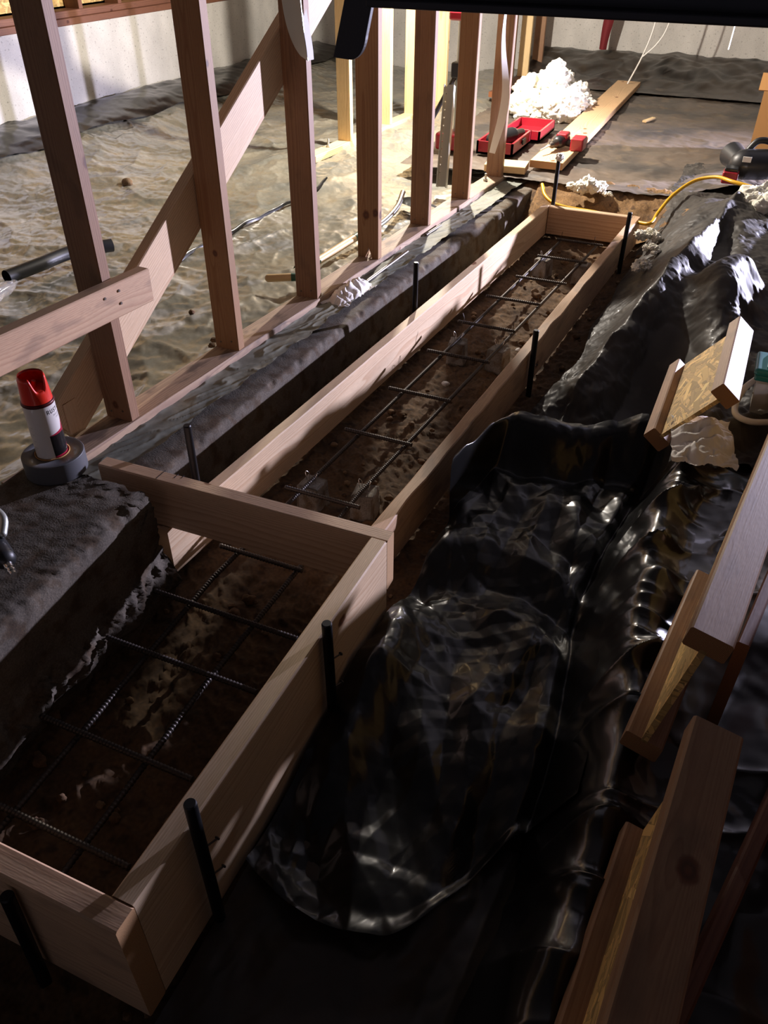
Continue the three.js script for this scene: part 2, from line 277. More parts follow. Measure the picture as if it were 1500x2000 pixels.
// bare soil beyond the end board, tinted paler than in the trench
single('pale_soil_patch', surface(90, 40, (u, v) => { const x = lerp(-0.52, 0.36, u), z = lerp(-2.955, -3.34, v), q = Math.max(0, Math.sin(u * 3.1416)); return [x, ground(x, z) + 0.004 + 0.014 * Math.sqrt(q) + 0.014 * fbm(x * 12, z * 12, 3, 121) + 0.008 * ridge(x, z, 16, 123), z]; }, 0.88, 0.4), new THREE.MeshStandardMaterial({ map: soilTex, bumpMap: soilTex, bumpScale: 0.003, roughness: 0.97, color: 0xfff2d8 }), 'bare pale earth between the end board and the dusty plastic', 'sand');
// the old footing under the stud wall and the higher broken stem at the near end
{
  const prof = (z, near) => {   // closed section, from the back over the top and down the face
    const e = footEdge(z), b = wallX(z) - 0.13; return [[b, -0.1], [b, 0.149], [(b + e) / 2, 0.149], [e - 0.08, 0.149], [e - 0.03, 0.149], [e - 0.010, 0.148], [e - 0.003, 0.144], [e + 0.001, 0.136], [e + 0.004, 0.1], [e + 0.006, 0.06], [e + 0.008, 0.0], [e + 0.01, -0.1]];
  };
  const at = (pts, t) => { const L = [0]; for (let i = 1; i < pts.length; i++) L.push(L[i - 1] + Math.hypot(pts[i][0] - pts[i - 1][0], pts[i][1] - pts[i - 1][1])); const d = t * L[L.length - 1]; let i = 1; while (i < L.length - 1 && L[i] < d) i++; const k = (d - L[i - 1]) / (L[i] - L[i - 1] || 1); return [lerp(pts[i - 1][0], pts[i][0], k), lerp(pts[i - 1][1], pts[i][1], k)]; };
  const foot = (z0, z1, n, seed) => {
    const g = surface(170, n, (u, v) => {
      const c = clamp((v - 0.012) / 0.976), cap = v < 0.012 || v > 0.988, z = lerp(z0, z1, c), p = at(prof(z), u); let q = [p[0], p[1], z];
      const k = 0.004 * fbm(p[0] * 22, z * 22 + p[1] * 22, 3, seed) + 0.004 * fbm(p[0] * 7, z * 5 + p[1] * 10, 2, seed + 3), edge = Math.exp(-(((p[0] - footEdge(z)) / 0.012) ** 2) - (((p[1] - 0.146) / 0.012) ** 2));
      const chip = edge * 0.005 * smooth(0.15, 0.6, noise(z * 18, 3, seed + 5)); q[0] += k * 0.5 - chip; q[1] += k * 0.3 - chip;
      if (cap) { q = [lerp(q[0], wallX(z), 0.9), lerp(q[1], -0.05, 0.9), z]; } return q;
    }, 0.7, Math.abs(z1 - z0)); return g;
  };
  single('concrete_footing', foot(0.02, -3.33, 420, 201), M.concrete, 'rough weathered concrete footing ledge along the stud wall plate', 'footing');
  // broken stem block
  const X0 = -0.88, X1 = -0.548, Y1 = 0.312, Z0 = 0.075, Z1 = 1.75;
  const g = surface(150, 260, (u, v) => {
    const c = clamp((v - 0.03) / 0.97), cap = v < 0.03 ? 1 - v / 0.03 : 0, z = lerp(Z0, Z1, c), pts = [[X0, -0.1], [X0, Y1], [lerp(X0, X1, 0.5), Y1], [X1 - 0.03, Y1], [X1 - 0.006, Y1 - 0.006], [X1, Y1 - 0.03], [X1, 0.14], [X1 + 0.02, 0.105], [X1 + 0.035, 0.07], [X1 + 0.01, 0.045], [X1 - 0.03, -0.1]];
    let [x, y] = at(pts, u); const low = smooth(0.15, 0.11, y) * (x > X1 - 0.06 ? 1 : 0), top = Math.exp(-(((x - X1) / 0.03) ** 2) - (((y - Y1) / 0.03) ** 2)), nearEnd = Math.exp(-(((z - Z0) / 0.05) ** 2));
    const k = fbm(x * 34 + z * 9, z * 40 + y * 43, 4, 221), e = 0.002 + 0.004 * top + 0.016 * low + 0.005 * nearEnd;
    x += k * e * 1.2 - 0.008 * top * smooth(0.1, 0.5, noise(z * 9, 2, 230)) + low * 0.03 * noise(z * 7, 1, 233); y += k * e - 0.008 * top * smooth(0.1, 0.5, noise(z * 9, 2, 230)) - 0.012 * nearEnd * smooth(0.6, 1, (x - X0) / (X1 - X0)) * (0.5 + noise(x * 12, 3, 3));
    let zz = z + k * 0.03 * nearEnd; if (cap > 0.5) { x = lerp(x, (X0 + X1) / 2, (cap - 0.5) * 2); y = lerp(y, 0.1, (cap - 0.5) * 2); }
    return [x, y, zz];
  }, 1.2, 1.7);
  single('concrete_pier', g, M.concrete, 'broken concrete stem wall block under the tape roll and spray can', 'footing');
}

// ---------------------------------------------------------------- form boards
const waney = (amp, seed) => (s, side) => [side > 0 ? -amp * Math.max(0, noise(s * 5, 1, seed)) : 0, -amp * 0.7 * Math.max(0, noise(s * 4, 2 + side, seed))];
const box = (name, pts, w, t, mat, label, up, o) => single(name, lumber(pts[0], pts[1], w, t, up, o), mat, label, 'board', 'form boards');
box('form_board', [[-0.748, 0.23, -0.004], [0, 0.23, -0.019]], 0.14, 0.038, M.formB, 'form board laid across the trench, standing on the two long form boards');
{ const cb = scene.children.find((o) => o.name === 'form_board'); for (const [x, l] of [[-0.585, 0.036], [-0.548, 0.018], [-0.532, 0.012]]) part(cb, 'saw_mark', bounds(x, x + 0.0016, 0.2985, 0.3004, -0.029, -0.029 + l), M.blackSteel, 'thin dark saw mark'); }
box('form_board', [[-0.019, 0.167, 0.0005], [-0.023, 0.167, 0.8405]], 0.266, 0.038, M.formA, 'tall form board with a large oval knot and two black stakes');
box('form_board', [[-0.78, 0.167, 0.862], [-0.004, 0.167, 0.8605]], 0.266, 0.038, M.formC, 'short form board closing the deep end of the trench beside the stem block');
box('form_board', [[leftIn(0.023) - 0.019, 0.09, 0.023], [-0.395, 0.09, -2.948]], 0.139, 0.038, M.formA, 'long straight form board beside the rough concrete footing', undefined, { seg: 30, wane: waney(0.003, 4) });
box('form_board', [[-0.118, 0.09, -0.0385], [0.0555, 0.09, -2.947]], 0.139, 0.038, M.formC, 'long form board with a wavy bark edge beside the black plastic', undefined, { seg: 80, wane: waney(0.012, 9) });
box('form_board', [[-0.374, 0.0925, -2.929], [0.0345, 0.0925, -2.928]], 0.134, 0.038, M.formB, 'short form board closing the shallow end of the trench by the dirt patch');

// stakes
const stake = (x, top, z, lean, label, nails) => {
  const y0 = -0.05, t = thing('steel_stake', label, 'stake', [x, y0, z], 'steel form stakes');
  part(t, 'shaft', mergeGeometries([cyl([x + lean[0], y0, z + lean[1]], [x, top - 0.003, z], 0.0098, 0.0098, 18), cyl([x, top - 0.003, z], [x, top, z], 0.0098, 0.0082, 18)]), M.stake);
  for (const [ny, dx] of nails) { part(t, 'nail', mergeGeometries([cyl([x + dx * 0.3, ny, z], [x + dx, ny, z - 0.022], 0.0016, 0.0016, 8), cyl([x + dx, ny, z - 0.022], [x + dx, ny, z - 0.0235], 0.0042, 0.0042, 10)]), M.steel); }
  return t;
};
stake(-0.604, 0.349, -0.157, [0, 0], 'black steel stake between the footing and the form board beside the cross board', []);
stake(-0.526, 0.329, -1.477, [0, 0], 'black steel stake beside the footing, halfway along the straight form board', []);
stake(-0.367, 0.386, -2.962, [0.0, 0.0], 'black steel stake behind the short end board, white tissue on its tip', []);
stake(0.062, 0.275, -2.592, [0.0, 0.01], 'black steel stake outside the wavy form board near the far end corner', []);
stake(-0.012, 0.245, -1.274, [0.004, 0.01], 'black steel stake outside the wavy form board facing the crumpled plastic', [[0.11, 0.012]]);
stake(0.010, 0.337, 0.297, [0.004, 0.0], 'black steel stake on the tall form board beside the cross board corner', [[0.24, 0.014], [0.16, 0.014]]);
stake(0.008, 0.366, 0.713, [0.004, 0.0], 'black steel stake on the tall form board near its deep end corner', [[0.25, 0.014], [0.17, 0.014]]);
stake(-0.184, 0.280, 0.893, [-0.02, 0.006], 'black steel stake outside the short board of the deep end', []);
single('tissue_tuft', blob(-0.362, 0.386, -2.955, 0.018, 0.018, 0.016, 0.7, 2.2, 44, 4), M.white, 'white tissue tuft stuck on the stake behind the end board', 'tissue');

// ---------------------------------------------------------------- reinforcing steel
const bars = 'reinforcing bars in the trench';
const ybar = 0.083;
const longBar = (pts, label) => { const gs = []; for (let i = 1; i < pts.length; i++) gs.push(ribbed([pts[i - 1][0], ybar, pts[i - 1][1]], [pts[i][0], ybar, pts[i][1]])); return single('rebar', mergeGeometries(gs), M.rebar, label, 'rebar', bars); };
longBar([[-0.242, -2.69], [-0.402, -0.43], [-0.43, 0.05], [-0.405, 0.8]], 'long ribbed rebar on the footing side of the trench');
longBar([[-0.07, -2.66], [-0.255, -0.4], [-0.262, 0.35], [-0.25, 0.8]], 'long ribbed rebar on the wavy board side of the trench');
const crossBars = [[-0.261, -0.038, -2.641], [-0.286, -0.058, -2.382], [-0.305, -0.082, -2.096], [-0.356, -0.129, -1.838], [-0.378, -0.147, -1.554], [-0.395, -0.159, -1.272], [-0.411, -0.190, -0.960], [-0.429, -0.207, -0.667], [-0.446, -0.218, -0.327], [-0.472, -0.237, -0.043], [-0.520, -0.142, 0.158], [-0.525, -0.145, 0.321], [-0.505, -0.148, 0.543], [-0.5, -0.148, 0.725]];
const nth = ['first', 'second', 'third', 'fourth', 'fifth', 'sixth', 'seventh', 'eighth', 'ninth', 'tenth'];
crossBars.forEach(([x0, x1, z], i) => single('cross_rebar', ribbed([x0, ybar + 0.0135, z], [x1, ybar + 0.0135, z], 0.0062), M.rebar, i < 9 ? `short dark rebar tied across the long bars, ${nth[i]} from the short end board` : i === 9 ? 'short dark rebar tied across the long bars right under the cross board' : `longer dark rebar across the deep trench, ${nth[i - 10]} from the cross board`, 'rebar', i < 10 ? 'short cross bars' : 'deep end cross bars'));
// tie wires standing up at the crossings
[[-0.243, -2.64, 'first cross bar from the end board, footing side'], [-0.085, -2.635, 'first cross bar from the end board, wavy board side'], [-0.1, -2.1, 'third cross bar from the end board'], [-0.142, -1.835, 'fourth cross bar from the end board'], [-0.16, -1.55, 'fifth cross bar from the end board, wavy board side'], [-0.355, -1.55, 'fifth cross bar from the end board, footing side']].forEach(([x, z, where], k) => single('tie_wire', tube([[x, ybar + 0.012, z + 0.008], [x + 0.004, ybar + 0.03, z], [x + 0.006 - k * 0.002, ybar + 0.05, z - 0.003]], 0.0012, 10, 6), M.rebar, 'black tie wire end on the ' + where, 'wire', 'tie wire ends'));
// concrete spacers
const dobies = [[-0.262, -2.42, 'tall concrete spacer block under the footing side bar next to the end board'], [-0.084, -2.423, 'concrete spacer block under the bar beside the wavy board, next to the end board'], [-0.333, -1.435, 'concrete spacer block under the footing side bar, middle pair'], [-0.174, -1.435, 'concrete spacer block under the wavy board side bar, middle pair'], [-0.404, -0.405, 'concrete spacer block under the footing side bar behind the cross board'], [-0.252, -0.43, 'concrete spacer block under the wavy board side bar behind the cross board']];
dobies.forEach(([x, z, label], k) => {
  const y0 = -0.012, t = thing('concrete_spacer', label, 'spacer', [x, y0, z], 'concrete spacer blocks'); let g = new THREE.BoxGeometry(0.07, 0.086, 0.07, 8, 8, 8); g = mergeVertices((g.deleteAttribute('uv'), g.deleteAttribute('normal'), g));
  const p = g.attributes.position; for (let i = 0; i < p.count; i++) { const v = V3().fromBufferAttribute(p, i), n = 0.0035 * noise3(v.x * 50 + k * 7, v.y * 50, v.z * 50, 6), tp = 1 - 0.12 * (v.y / 0.086 + 0.5); p.setXYZ(i, v.x * tp + n, v.y + n * 0.5, v.z * tp + n); }
  g.rotateY(0.2 * (k % 3) - 0.25); g.translate(x, y0 + 0.043, z); g.computeVertexNormals(); part(t, 'block', metric(g.toNonIndexed()), M.dobie);
  for (const s of [-1, 1]) part(t, 'tie_wire', tube([[x + s * 0.012, 0.072, z], [x + s * 0.014, 0.092, z + 0.006], [x + s * 0.018, 0.108, z], [x + s * 0.013, 0.098, z - 0.008], [x + s * 0.01, 0.078, z - 0.004]], 0.0011, 18, 6), M.chrome, 'bright wire loop');
});

// ---------------------------------------------------------------- stud wall beside the footing
const H = 1.93;
single('bottom_plate', lumber([wallX(0.06) - 0.042, 0.168, 0.06], [wallX(-3.35) - 0.042, 0.168, -3.35], 0.038, 0.098, undefined, { seg: 60, wane: waney(0.004, 14) }), M.sill, 'weathered purple brown bottom plate nailed along the footing', 'plate');
const studZ = [-0.3215, -0.8351, -1.3289, -1.8086, -2.2991, -2.7665, -3.2322];
const studLabels = ['stud with a horizontal board nailed to it, beside the spray can', 'stud crossed by the diagonal brace, beside the board end', 'stud standing beside the white rag and wooden trowel grip', 'stud with a triangular notch cut out of its foot', 'stud beside the chrome bar and black tool on the plastic', 'stud in front of the lantern tripod and grey metal post', 'stud at the end of the plate, white ribbon hanging beside it'];
studZ.forEach((z, i) => {
  const zc = z - 0.019, x = wallX(z) - 0.0445, m = i % 2 ? M.studB : M.stud;
  if (i === 3) {   // notched foot: an upper shaft and two prongs
    const t = thing('wall_stud', 'brown wooden wall ' + studLabels[i], 'stud', [x, 0.187, zc], 'near wall studs');
    const s = new THREE.Shape([[-0.0445, 0], [-0.016, 0], [0.003, 0.048], [0.020, 0], [0.0445, 0], [0.0445, H - 0.187], [-0.0445, H - 0.187]].map((p) => new THREE.Vector2(...p)));
    const g = new THREE.ExtrudeGeometry(s, { depth: 0.034, bevelEnabled: true, bevelSize: 0.002, bevelThickness: 0.002, bevelSegments: 1 }); g.translate(0, 0, -0.017); metric(g); const uv = g.attributes.uv; for (let k = 0; k < uv.count; k++) { const u = uv.getX(k); uv.setXY(k, uv.getY(k), u); } g.clearGroups(); g.translate(x, 0.187, zc);
    part(t, 'post', g, m[0]); part(t, 'anchor_bolt', mergeGeometries([cyl([x + 0.002, 0.187, zc - 0.03], [x + 0.002, 0.225, zc - 0.03], 0.005, 0.005, 10), cyl([x + 0.002, 0.19, zc - 0.03], [x + 0.002, 0.2, zc - 0.03], 0.011, 0.011, 6)]), M.zinc); return;
  }
  single('wall_stud', lumber([x, 0.187, zc], [x, H, zc], 0.089, 0.038, [1, 0, 0]), m, 'brown wooden wall ' + studLabels[i], 'stud', 'near wall studs');
});
// anchor bolts on the plate
for (const z of [-3.13]) single('anchor_bolt', mergeGeometries([cyl([wallX(z) - 0.05, 0.187, z], [wallX(z) - 0.05, 0.225, z], 0.006, 0.006, 10), cyl([wallX(z) - 0.05, 0.189, z], [wallX(z) - 0.05, 0.199, z], 0.012, 0.012, 6)]), M.zinc, 'zinc anchor bolt on the plate beside the end stud', 'bolt');
// brace: diagonal board let against the back of the studs
single('diagonal_brace', lumber([-1.062, 0.216, -0.18], [-0.915, 1.42, -2.0], 0.139, 0.038, [0, 1, 0.0]), M.brace, 'long diagonal brace board behind the wall studs, brightly lit between them', 'brace');
single('brace_block', lumber([wallX(-0.24) - 0.112, 0.19, -0.215], [wallX(-0.24) - 0.112, 0.285, -0.215], 0.05, 0.03, [0, 0, 1]), M.brace, 'small pale wood block at the foot of the diagonal brace', 'block');
single('cross_rail', lumber([wallX(-0.43) + 0.019, 0.552, -0.455], [wallX(0.95) + 0.045, 0.575, 0.75], 0.089, 0.038), M.formC, 'horizontal board with a dark knot nailed across the foot of a stud', 'board');

{ const r = scene.children.find((o) => o.name === 'cross_rail'); for (const [y, z] of [[0.575, -0.284], [0.545, -0.334], [0.578, -0.335]]) { const x = wallX(z) + 0.0375; part(r, 'nail', cyl([x, y, z], [x + 0.0025, y, z], 0.0036, 0.0036, 10), M.steel); } }
scene.children.filter((o) => o.name.startsWith('wall_stud') && o.isMesh).forEach((o) => { for (const dx of [-0.022, 0.02]) part(o, 'nail', cyl([o.position.x + dx, 0.212 + dx * 0.2, o.position.z + 0.0185], [o.position.x + dx, 0.212 + dx * 0.2, o.position.z + 0.0202], 0.0032, 0.0032, 8), M.steel); });
// second stud wall, further back on the plastic
{
  const z0 = -3.17, z1 = -5.3, y = 0.16;
  single('bottom_plate', lumber([rowX(z0) - 0.0445, y + 0.019, z0], [rowX(z1) - 0.0445, y + 0.019, z1], 0.038, 0.089), M.pine, 'clean pine bottom plate on the raised plastic behind the lantern', 'plate');
  const labels = ['pine stud next to the open end of the far plate', 'pine stud second from the open end of the far plate', 'pine stud third from the open end of the far plate', 'pine stud fourth from the open end of the far plate'];
  [-3.60, -4.13, -4.52, -5.02].forEach((z, i) => single('far_stud', lumber([rowX(z) - 0.0445, y + 0.038, z], [rowX(z) - 0.0445, H, z], 0.089, 0.038, [1, 0, 0]), i < 4 ? M.pine : M.studB, labels[i], 'stud', 'far wall studs'));
  single('anchor_bolt', mergeGeometries([cyl([rowX(-3.4) - 0.05, y + 0.038, -3.4], [rowX(-3.4) - 0.05, y + 0.085, -3.4], 0.006, 0.006, 10), cyl([rowX(-3.4) - 0.05, y + 0.04, -3.4], [rowX(-3.4) - 0.05, y + 0.05, -3.4], 0.013, 0.013, 6)]), M.zinc, 'zinc anchor bolt on the pine plate near its open end', 'bolt');
}

single('bottom_plate', lumber([-1.415, 0.219, -5.3], [-1.415, 0.219, -6.8], 0.038, 0.089), M.red, 'short reddish bottom plate behind the insulation heap', 'plate');
[[-5.62, 'red brown stud behind the heap, closest to the end stud', M.stud], [-6.08, 'pale stud behind the heap between two red brown ones', M.pine], [-6.52, 'red brown stud behind the heap, closest to the far wall', M.stud]].forEach(([z, label, m]) => single('back_stud', lumber([-1.415, 0.238, z], [-1.415, H, z], 0.089, 0.038, [1, 0, 0]), m, label, 'stud', 'studs behind the heap'));
single('far_brace', lumber([rowX(-3.3) - 0.11, 1.53, -2.65], [rowX(-4.14) - 0.11, 0.855, -4.14], 0.05, 0.03), M.pine, 'diagonal pine brace behind the far studs', 'brace');

// ---------------------------------------------------------------- plastic sheets
const leftGround = (x, z) => {
  const rise = 0.125 * smooth(-2.9, -3.75, x), bank = 0.06 * smooth(0.55, 0.12, Math.abs(x - rowX(z) + 0.05)) * smooth(-2.7, -3.25, z), foot = 0.02 * smooth(-0.25, -0.1, x - wallX(z));
  return 0.105 + rise + bank + foot + 0.02 * fbm(x * 1.2, z * 1.2, 3, 301);
};
{
  const g = surface(300, 700, (u, v) => {
    const z = lerp(1.2, -6.88, Math.pow(v, 0.9)), xr = wallX(z) - 0.086, x = lerp(-3.79, xr, u), edge = smooth(0, 0.12, xr - x);
    let y = leftGround(x, z) + 0.012 * crumple(x, z, 311, 1.1) * (0.5 + edge * 0.5) + 0.016 * ridge(x + 0.15 * noise(x * 2, z * 2, 7), z, 1.7, 313) + 0.007 * ridge(x * 0.7 + 0.1 * noise(x * 4, z * 4, 8), z, 4.5, 314) + 0.008 * crumple(x * 0.6, z, 317, 3.0) + 0.007 * crumple(x * 0.6, z, 318, 4.5) + 0.0015 * crumple(x, z * 0.7, 316, 10) + 0.0025 * fbm(x * 18, z * 9, 3, 319);
    y = lerp(y, Math.max(y, 0.15), smooth(0.08, 0.0, xr - x)); return [x, y, z];
  }, 2.9, 9.4);
  single('plastic_sheet', g, M.clearPoly, 'large wrinkled translucent plastic sheet over sandy ground beyond the stud wall', 'sheet');
}
{   // dark band against the left wall
  const g = surface(40, 420, (u, v) => {
    const z = lerp(0.5, -6.88, v), h = 0.262 + 0.02 * noise(z * 2, 1, 321) + 0.01 * noise(z * 9, 2, 322), w = 0.42 + 0.08 * noise(z * 1.4, 4, 323), x = -3.795 + w * u * u;
    return [x, lerp(h, leftGround(x, z) + 0.03, Math.pow(u, 0.6)) + 0.03 * Math.sin(u * 3.14) * (0.6 + 0.5 * noise(z * 3, u * 3, 324)) + 0.012 * crumple(x, z, 325, 2.0), z];
  }, 0.6, 7.4);
  single('plastic_sheet', g, M.blackPoly, 'dark plastic sheet gathered up along the foot of the left concrete wall', 'sheet');
}
{   // dark doubled edge where two lengths of the clear sheet lap
  const g = surface(8, 120, (u, v) => { const z = lerp(-1.45, -2.95, v), x = -1.70 + 0.06 * smooth(-2.0, -2.9, z) + 0.012 * noise(z * 6, 1, 327), w = 0.018 + 0.012 * noise(z * 5, 2, 328); return [x + (u - 0.5) * w, leftGround(x, z) + 0.012 + 0.014 * Math.sin(u * 3.14) + 0.006 * noise(z * 9, 3, 329), z]; }, 0.04, 1.5);
  single('lapped_edge', g, M.blackPoly, 'dark lapped plastic edge running across the translucent sheet', 'sheet edge');
}
{   // strip lapping over the footing ledge
  const g = surface(40, 420, (u, v) => {
    const z = lerp(-0.08, -3.34, v), e = footEdge(z), x0 = wallX(z) + 0.003, w = (e - x0) * 0.62 + 0.018 * noise(z * 5, 1, 331) + 0.006 * noise(z * 22, 3, 332), x = x0 + w * u;
    return [x, 0.163 + 0.002 * crumple(x, z, 333, 3) + 0.006 * smooth(0.8, 1, u) * Math.max(0, noise(z * 9, 2, 335)) + 0.005 * Math.pow(1 - Math.abs(noise(z * 9 + u * 2, u * 2, 336)), 5), z];
  }, 0.12, 3.2);
  single('plastic_strip', g, M.stripPoly, 'narrow grey plastic strip lapped over the footing ledge beside the plate', 'sheet');
}
{   // drape along the far wall
  const g = surface(260, 60, (u, v) => {
    const x = lerp(-1.5, 2.75, u), top = 0.36 + 0.035 * noise(x * 2.2, 1, 351) + 0.012 * noise(x * 8, 2, 352), t = v, z = -6.885 + 0.95 * Math.pow(t, 1.2) + 0.03 * Math.sin(t * 3.14) * noise(x * 3, 3, 353);
    return [x, lerp(top, 0.205, smooth(0.02, 0.95, t)) + 0.09 * Math.sin(t * 3.14) * crumple(x, t * 1.1, 355, 0.9) + 0.006 * crumple(x, t, 357, 3), z];
  }, 3.6, 1);
  single('plastic_sheet', g, M.greyPoly, 'dark grey plastic sheet draped against the far concrete wall', 'sheet');
}
// right side: sheet over the bank behind, with a standing fold
const foldPts = [[0.16, -1.18], [0.2, -1.35], [0.30, -1.75], [0.38, -2.2], [0.48, -2.88]];
function foldDist(x, z) { let d = 9, s = 0; for (let i = 1; i < foldPts.length; i++) { const [ax, az] = foldPts[i - 1], [bx, bz] = foldPts[i], L = (bx - ax) ** 2 + (bz - az) ** 2, t = clamp(((x - ax) * (bx - ax) + (z - az) * (bz - az)) / L), px = ax + t * (bx - ax), pz = az + t * (bz - az), q = Math.hypot(x - px, z - pz); if (q < d) { d = q; s = Math.sign((x - px) * -(bz - az) + (z - pz) * (bx - ax)) || 1; } } return [d, s]; }
const heap = (x, z) => (0.135 + 0.03 * noise(z * 3, 2, 368)) * smooth(0.72, 0.97, x) * smooth(-1.25, -1.6, z) * smooth(-3.9, -3.5, z);   // spoil heap under the sheet
function bankY(x, z) {
  const g = ground(x, z) + heap(x, z), [d, s] = foldDist(x + 0.02 * noise(z * 6, 1, 361), z), w = s > 0 ? 0.10 : 0.055;
  const fold = (0.085 + 0.025 * noise(z * 5, 4, 362)) * Math.exp(-Math.pow(d / w, 1.25)), hump = 0.12 * Math.exp(-(Math.abs((x - 0.53 + 0.03 * noise(z * 7, 3, 369)) / 0.09) ** 2.6) - Math.abs((z + 1.80) / 0.27) ** 3), hollow = -0.16 * Math.exp(-(((x - 0.40) / 0.09) ** 2) - ((z + 1.25) / 0.3) ** 2) - 0.10 * Math.exp(-(((x - 0.47) / 0.05) ** 2) - ((z + 2.35) / 0.3) ** 2);
  const near = smooth(-1.7, -1.05, z);
  return g + 0.014 + fold * smooth(-1.0, -1.25, z) + hump + hollow + (0.028 + 0.045 * near) * (crumple(x, z, 363, 1.5) + 0.35) * (0.3 + 0.7 * smooth(0.05, 0.25, x)) + (0.012 + 0.014 * near) * crumple(x, z, 365, 3.2) + 0.003 * crumple(x, z, 366, 9);
}
{
  const g = surface(230, 460, (u, v) => {
    const z = lerp(-0.72, -3.95, v), xl = rightOut(z) + 0.055 + 0.05 * smooth(-2.6, -1.5, z) + 0.03 * noise(z * 3, 2, 367) - 0.07 * smooth(-1.2, -0.9, z), x = lerp(xl, 1.45, Math.pow(u, 1.25));
    let y = bankY(x, z); y = Math.max(y, ground(x, z) + 0.004); return [x, y, z];
  }, 1.2, 2.7);
  single('plastic_sheet', g, M.bankPoly, 'crumpled black plastic sheet with a tall standing fold over the bank', 'sheet');
}
{   // far floor sheet
  const g = surface(230, 300, (u, v) => {
    const x = lerp(-1.35, 2.75, u), zn = -3.235 + 0.03 * noise(x * 3, 1, 341) + 0.012 * noise(x * 12, 2, 342) - 0.12 * smooth(0.1, 0.45, x) + 0.3 * smooth(0.45, 0.8, x) - 0.05 * smooth(-0.5, -0.9, x), z = lerp(zn, -6.88, v);
    return [x, 0.185 + heap(x, z) + 0.05 * smooth(0.1, 0.5, x) * smooth(-4.4, -3.6, z) + 0.012 * crumple(x, z, 343, 0.9) + 0.012 * crumple(x, z, 345, 2.4) + 0.006 * crumple(x, z * 0.6, 346, 6) + 0.01 * ridge(x * 0.6, z, 3, 347) + 0.006 * fbm(x * 12, z * 12, 3, 349), z];
  }, 4.1, 3.7);
  single('plastic_sheet', g, M.dustyPoly, 'dusty brown plastic sheet covering the floor around the long plank', 'sheet');
}
{   // trench sheet: drops from a lifted lip, crosses the pit and climbs the berm
  const pit = (x, z) => {
    const lip = -0.80 + 0.5 * smooth(0.06, -0.06, x) - 0.10 * smooth(0.1, 0.4, x), up = 0.145 * smooth(lip + 0.17, lip + 0.02, z);
    const gy = ground(x, z), inPit = smooth(0.06, -0.05, x - bermX(z) + 0.06), side = smooth(-0.06, 0.06, x - bermX(z));
    let y = Math.max(gy, 0.02 * inPit) + 0.016 + Math.max(0, up - (gy - 0.02) * 0.6);
    y += inPit * (0.09 * (crumple(x, z, 371, 1.0, 0.05) + 0.3) + 0.016 * crumple(x, z, 373, 2.4, 0.02)) + side * (0.022 * tri(z * 6 + 1.3 * noise(x * 3, z * 3, 374) + x * 2) * smooth(0.12, -0.02, Math.abs(x - bermX(z) - 0.05)) * (0.5 + noise(z * 3, 5, 372)) + 0.012 * crumple(x * 0.5, z, 377, 2.2) + 0.004 * crumple(x, z, 375, 5)) ;
    y += 0.07 * Math.exp(-(((x - 0.06) / 0.06) ** 2)) * (0.5 + noise(z * 4, 7, 378)) * smooth(-0.5, -0.2, z) * smooth(0.6, 0.3, z);
    return Math.max(y, gy + 0.004);
  };
  const g = surface(170, 420, (u, v) => {
    const x0 = lerp(0.01, -0.012, smooth(0.2, 0.0, v)), a = lerp(x0, 0.50, u);
    const zl = -0.80 + 0.40 * smooth(0.06, -0.04, a) - 0.10 * smooth(0.1, 0.4, a) + 0.012 * noise(a * 14, 2, 379), zn = 0.62 + 0.05 * Math.sin(a * 9) - 0.22 * smooth(0.28, 0.46, a), z = lerp(zl, zn, v);
    const x = Math.max(a, z < 0 ? rightOut(z) + 0.008 : 0.006); return [x, pit(x, z) + 0.012 * smooth(0.97, 1, v), z];
  }, 0.5, 1.5);
  single('plastic_sheet', g, M.blackPoly, 'glossy black plastic sheet sagging in the pit beside the tall form board', 'sheet');
  const gb = surface(170, 620, (u, v) => {
    const z = lerp(-0.78, 1.7, v), lo = 0.425 + 0.03 * noise(z * 3, 1, 391) + 0.012 * noise(z * 11, 2, 392), x = u < 0.6 ? lerp(lo, 0.60, u / 0.6) : lerp(0.60, 1.3, (u - 0.6) / 0.4);
    const c = x - bermX(z), w = 0.5 * noise(x * 4, z * 3, 393), n1 = 1 - Math.abs(noise(z * 5.5 + w + x * 1.5, x * 1.6, 394)), n2 = 1 - Math.abs(noise(z * 12 - w * 2 + x, x * 2.5, 395)), top = smooth(-0.05, 0.06, c);
    return [x - 0.02 * (n1 - 0.6) * smooth(-0.1, 0.0, c) * (1 - top), Math.max(ground(x, z) + 0.024 + (0.006 + 0.042 * top * smooth(0.12, 0.04, c)) * Math.pow(n1, 7) + 0.010 * top * Math.pow(n2, 4) * smooth(0.14, 0.06, c) + 0.010 * crumple(x, z, 396, 2.2, 0.03) + 0.008 * noise(z * 4, x * 4, 397), ground(x, z) + 0.008), z];
  }, 1.0, 2.5);
  single('plastic_sheet', gb, M.bermPoly, 'glossy black plastic sheet pleated over the berm under the joists', 'sheet');
  const g2 = surface(120, 220, (u, v) => { const x = lerp(0.008, 0.62, u), z = lerp(0.4, 2.3, v); return [x, Math.max(ground(x, z) + 0.008, 0.02) + 0.022 * (crumple(x, z, 381, 1.1) + 0.3) + 0.005 * crumple(x, z, 383, 4), z]; }, 0.6, 1.9);
  single('plastic_sheet', g2, M.greyPoly, 'flat dusty dark plastic sheet under the lobe at the deep end', 'sheet');
}

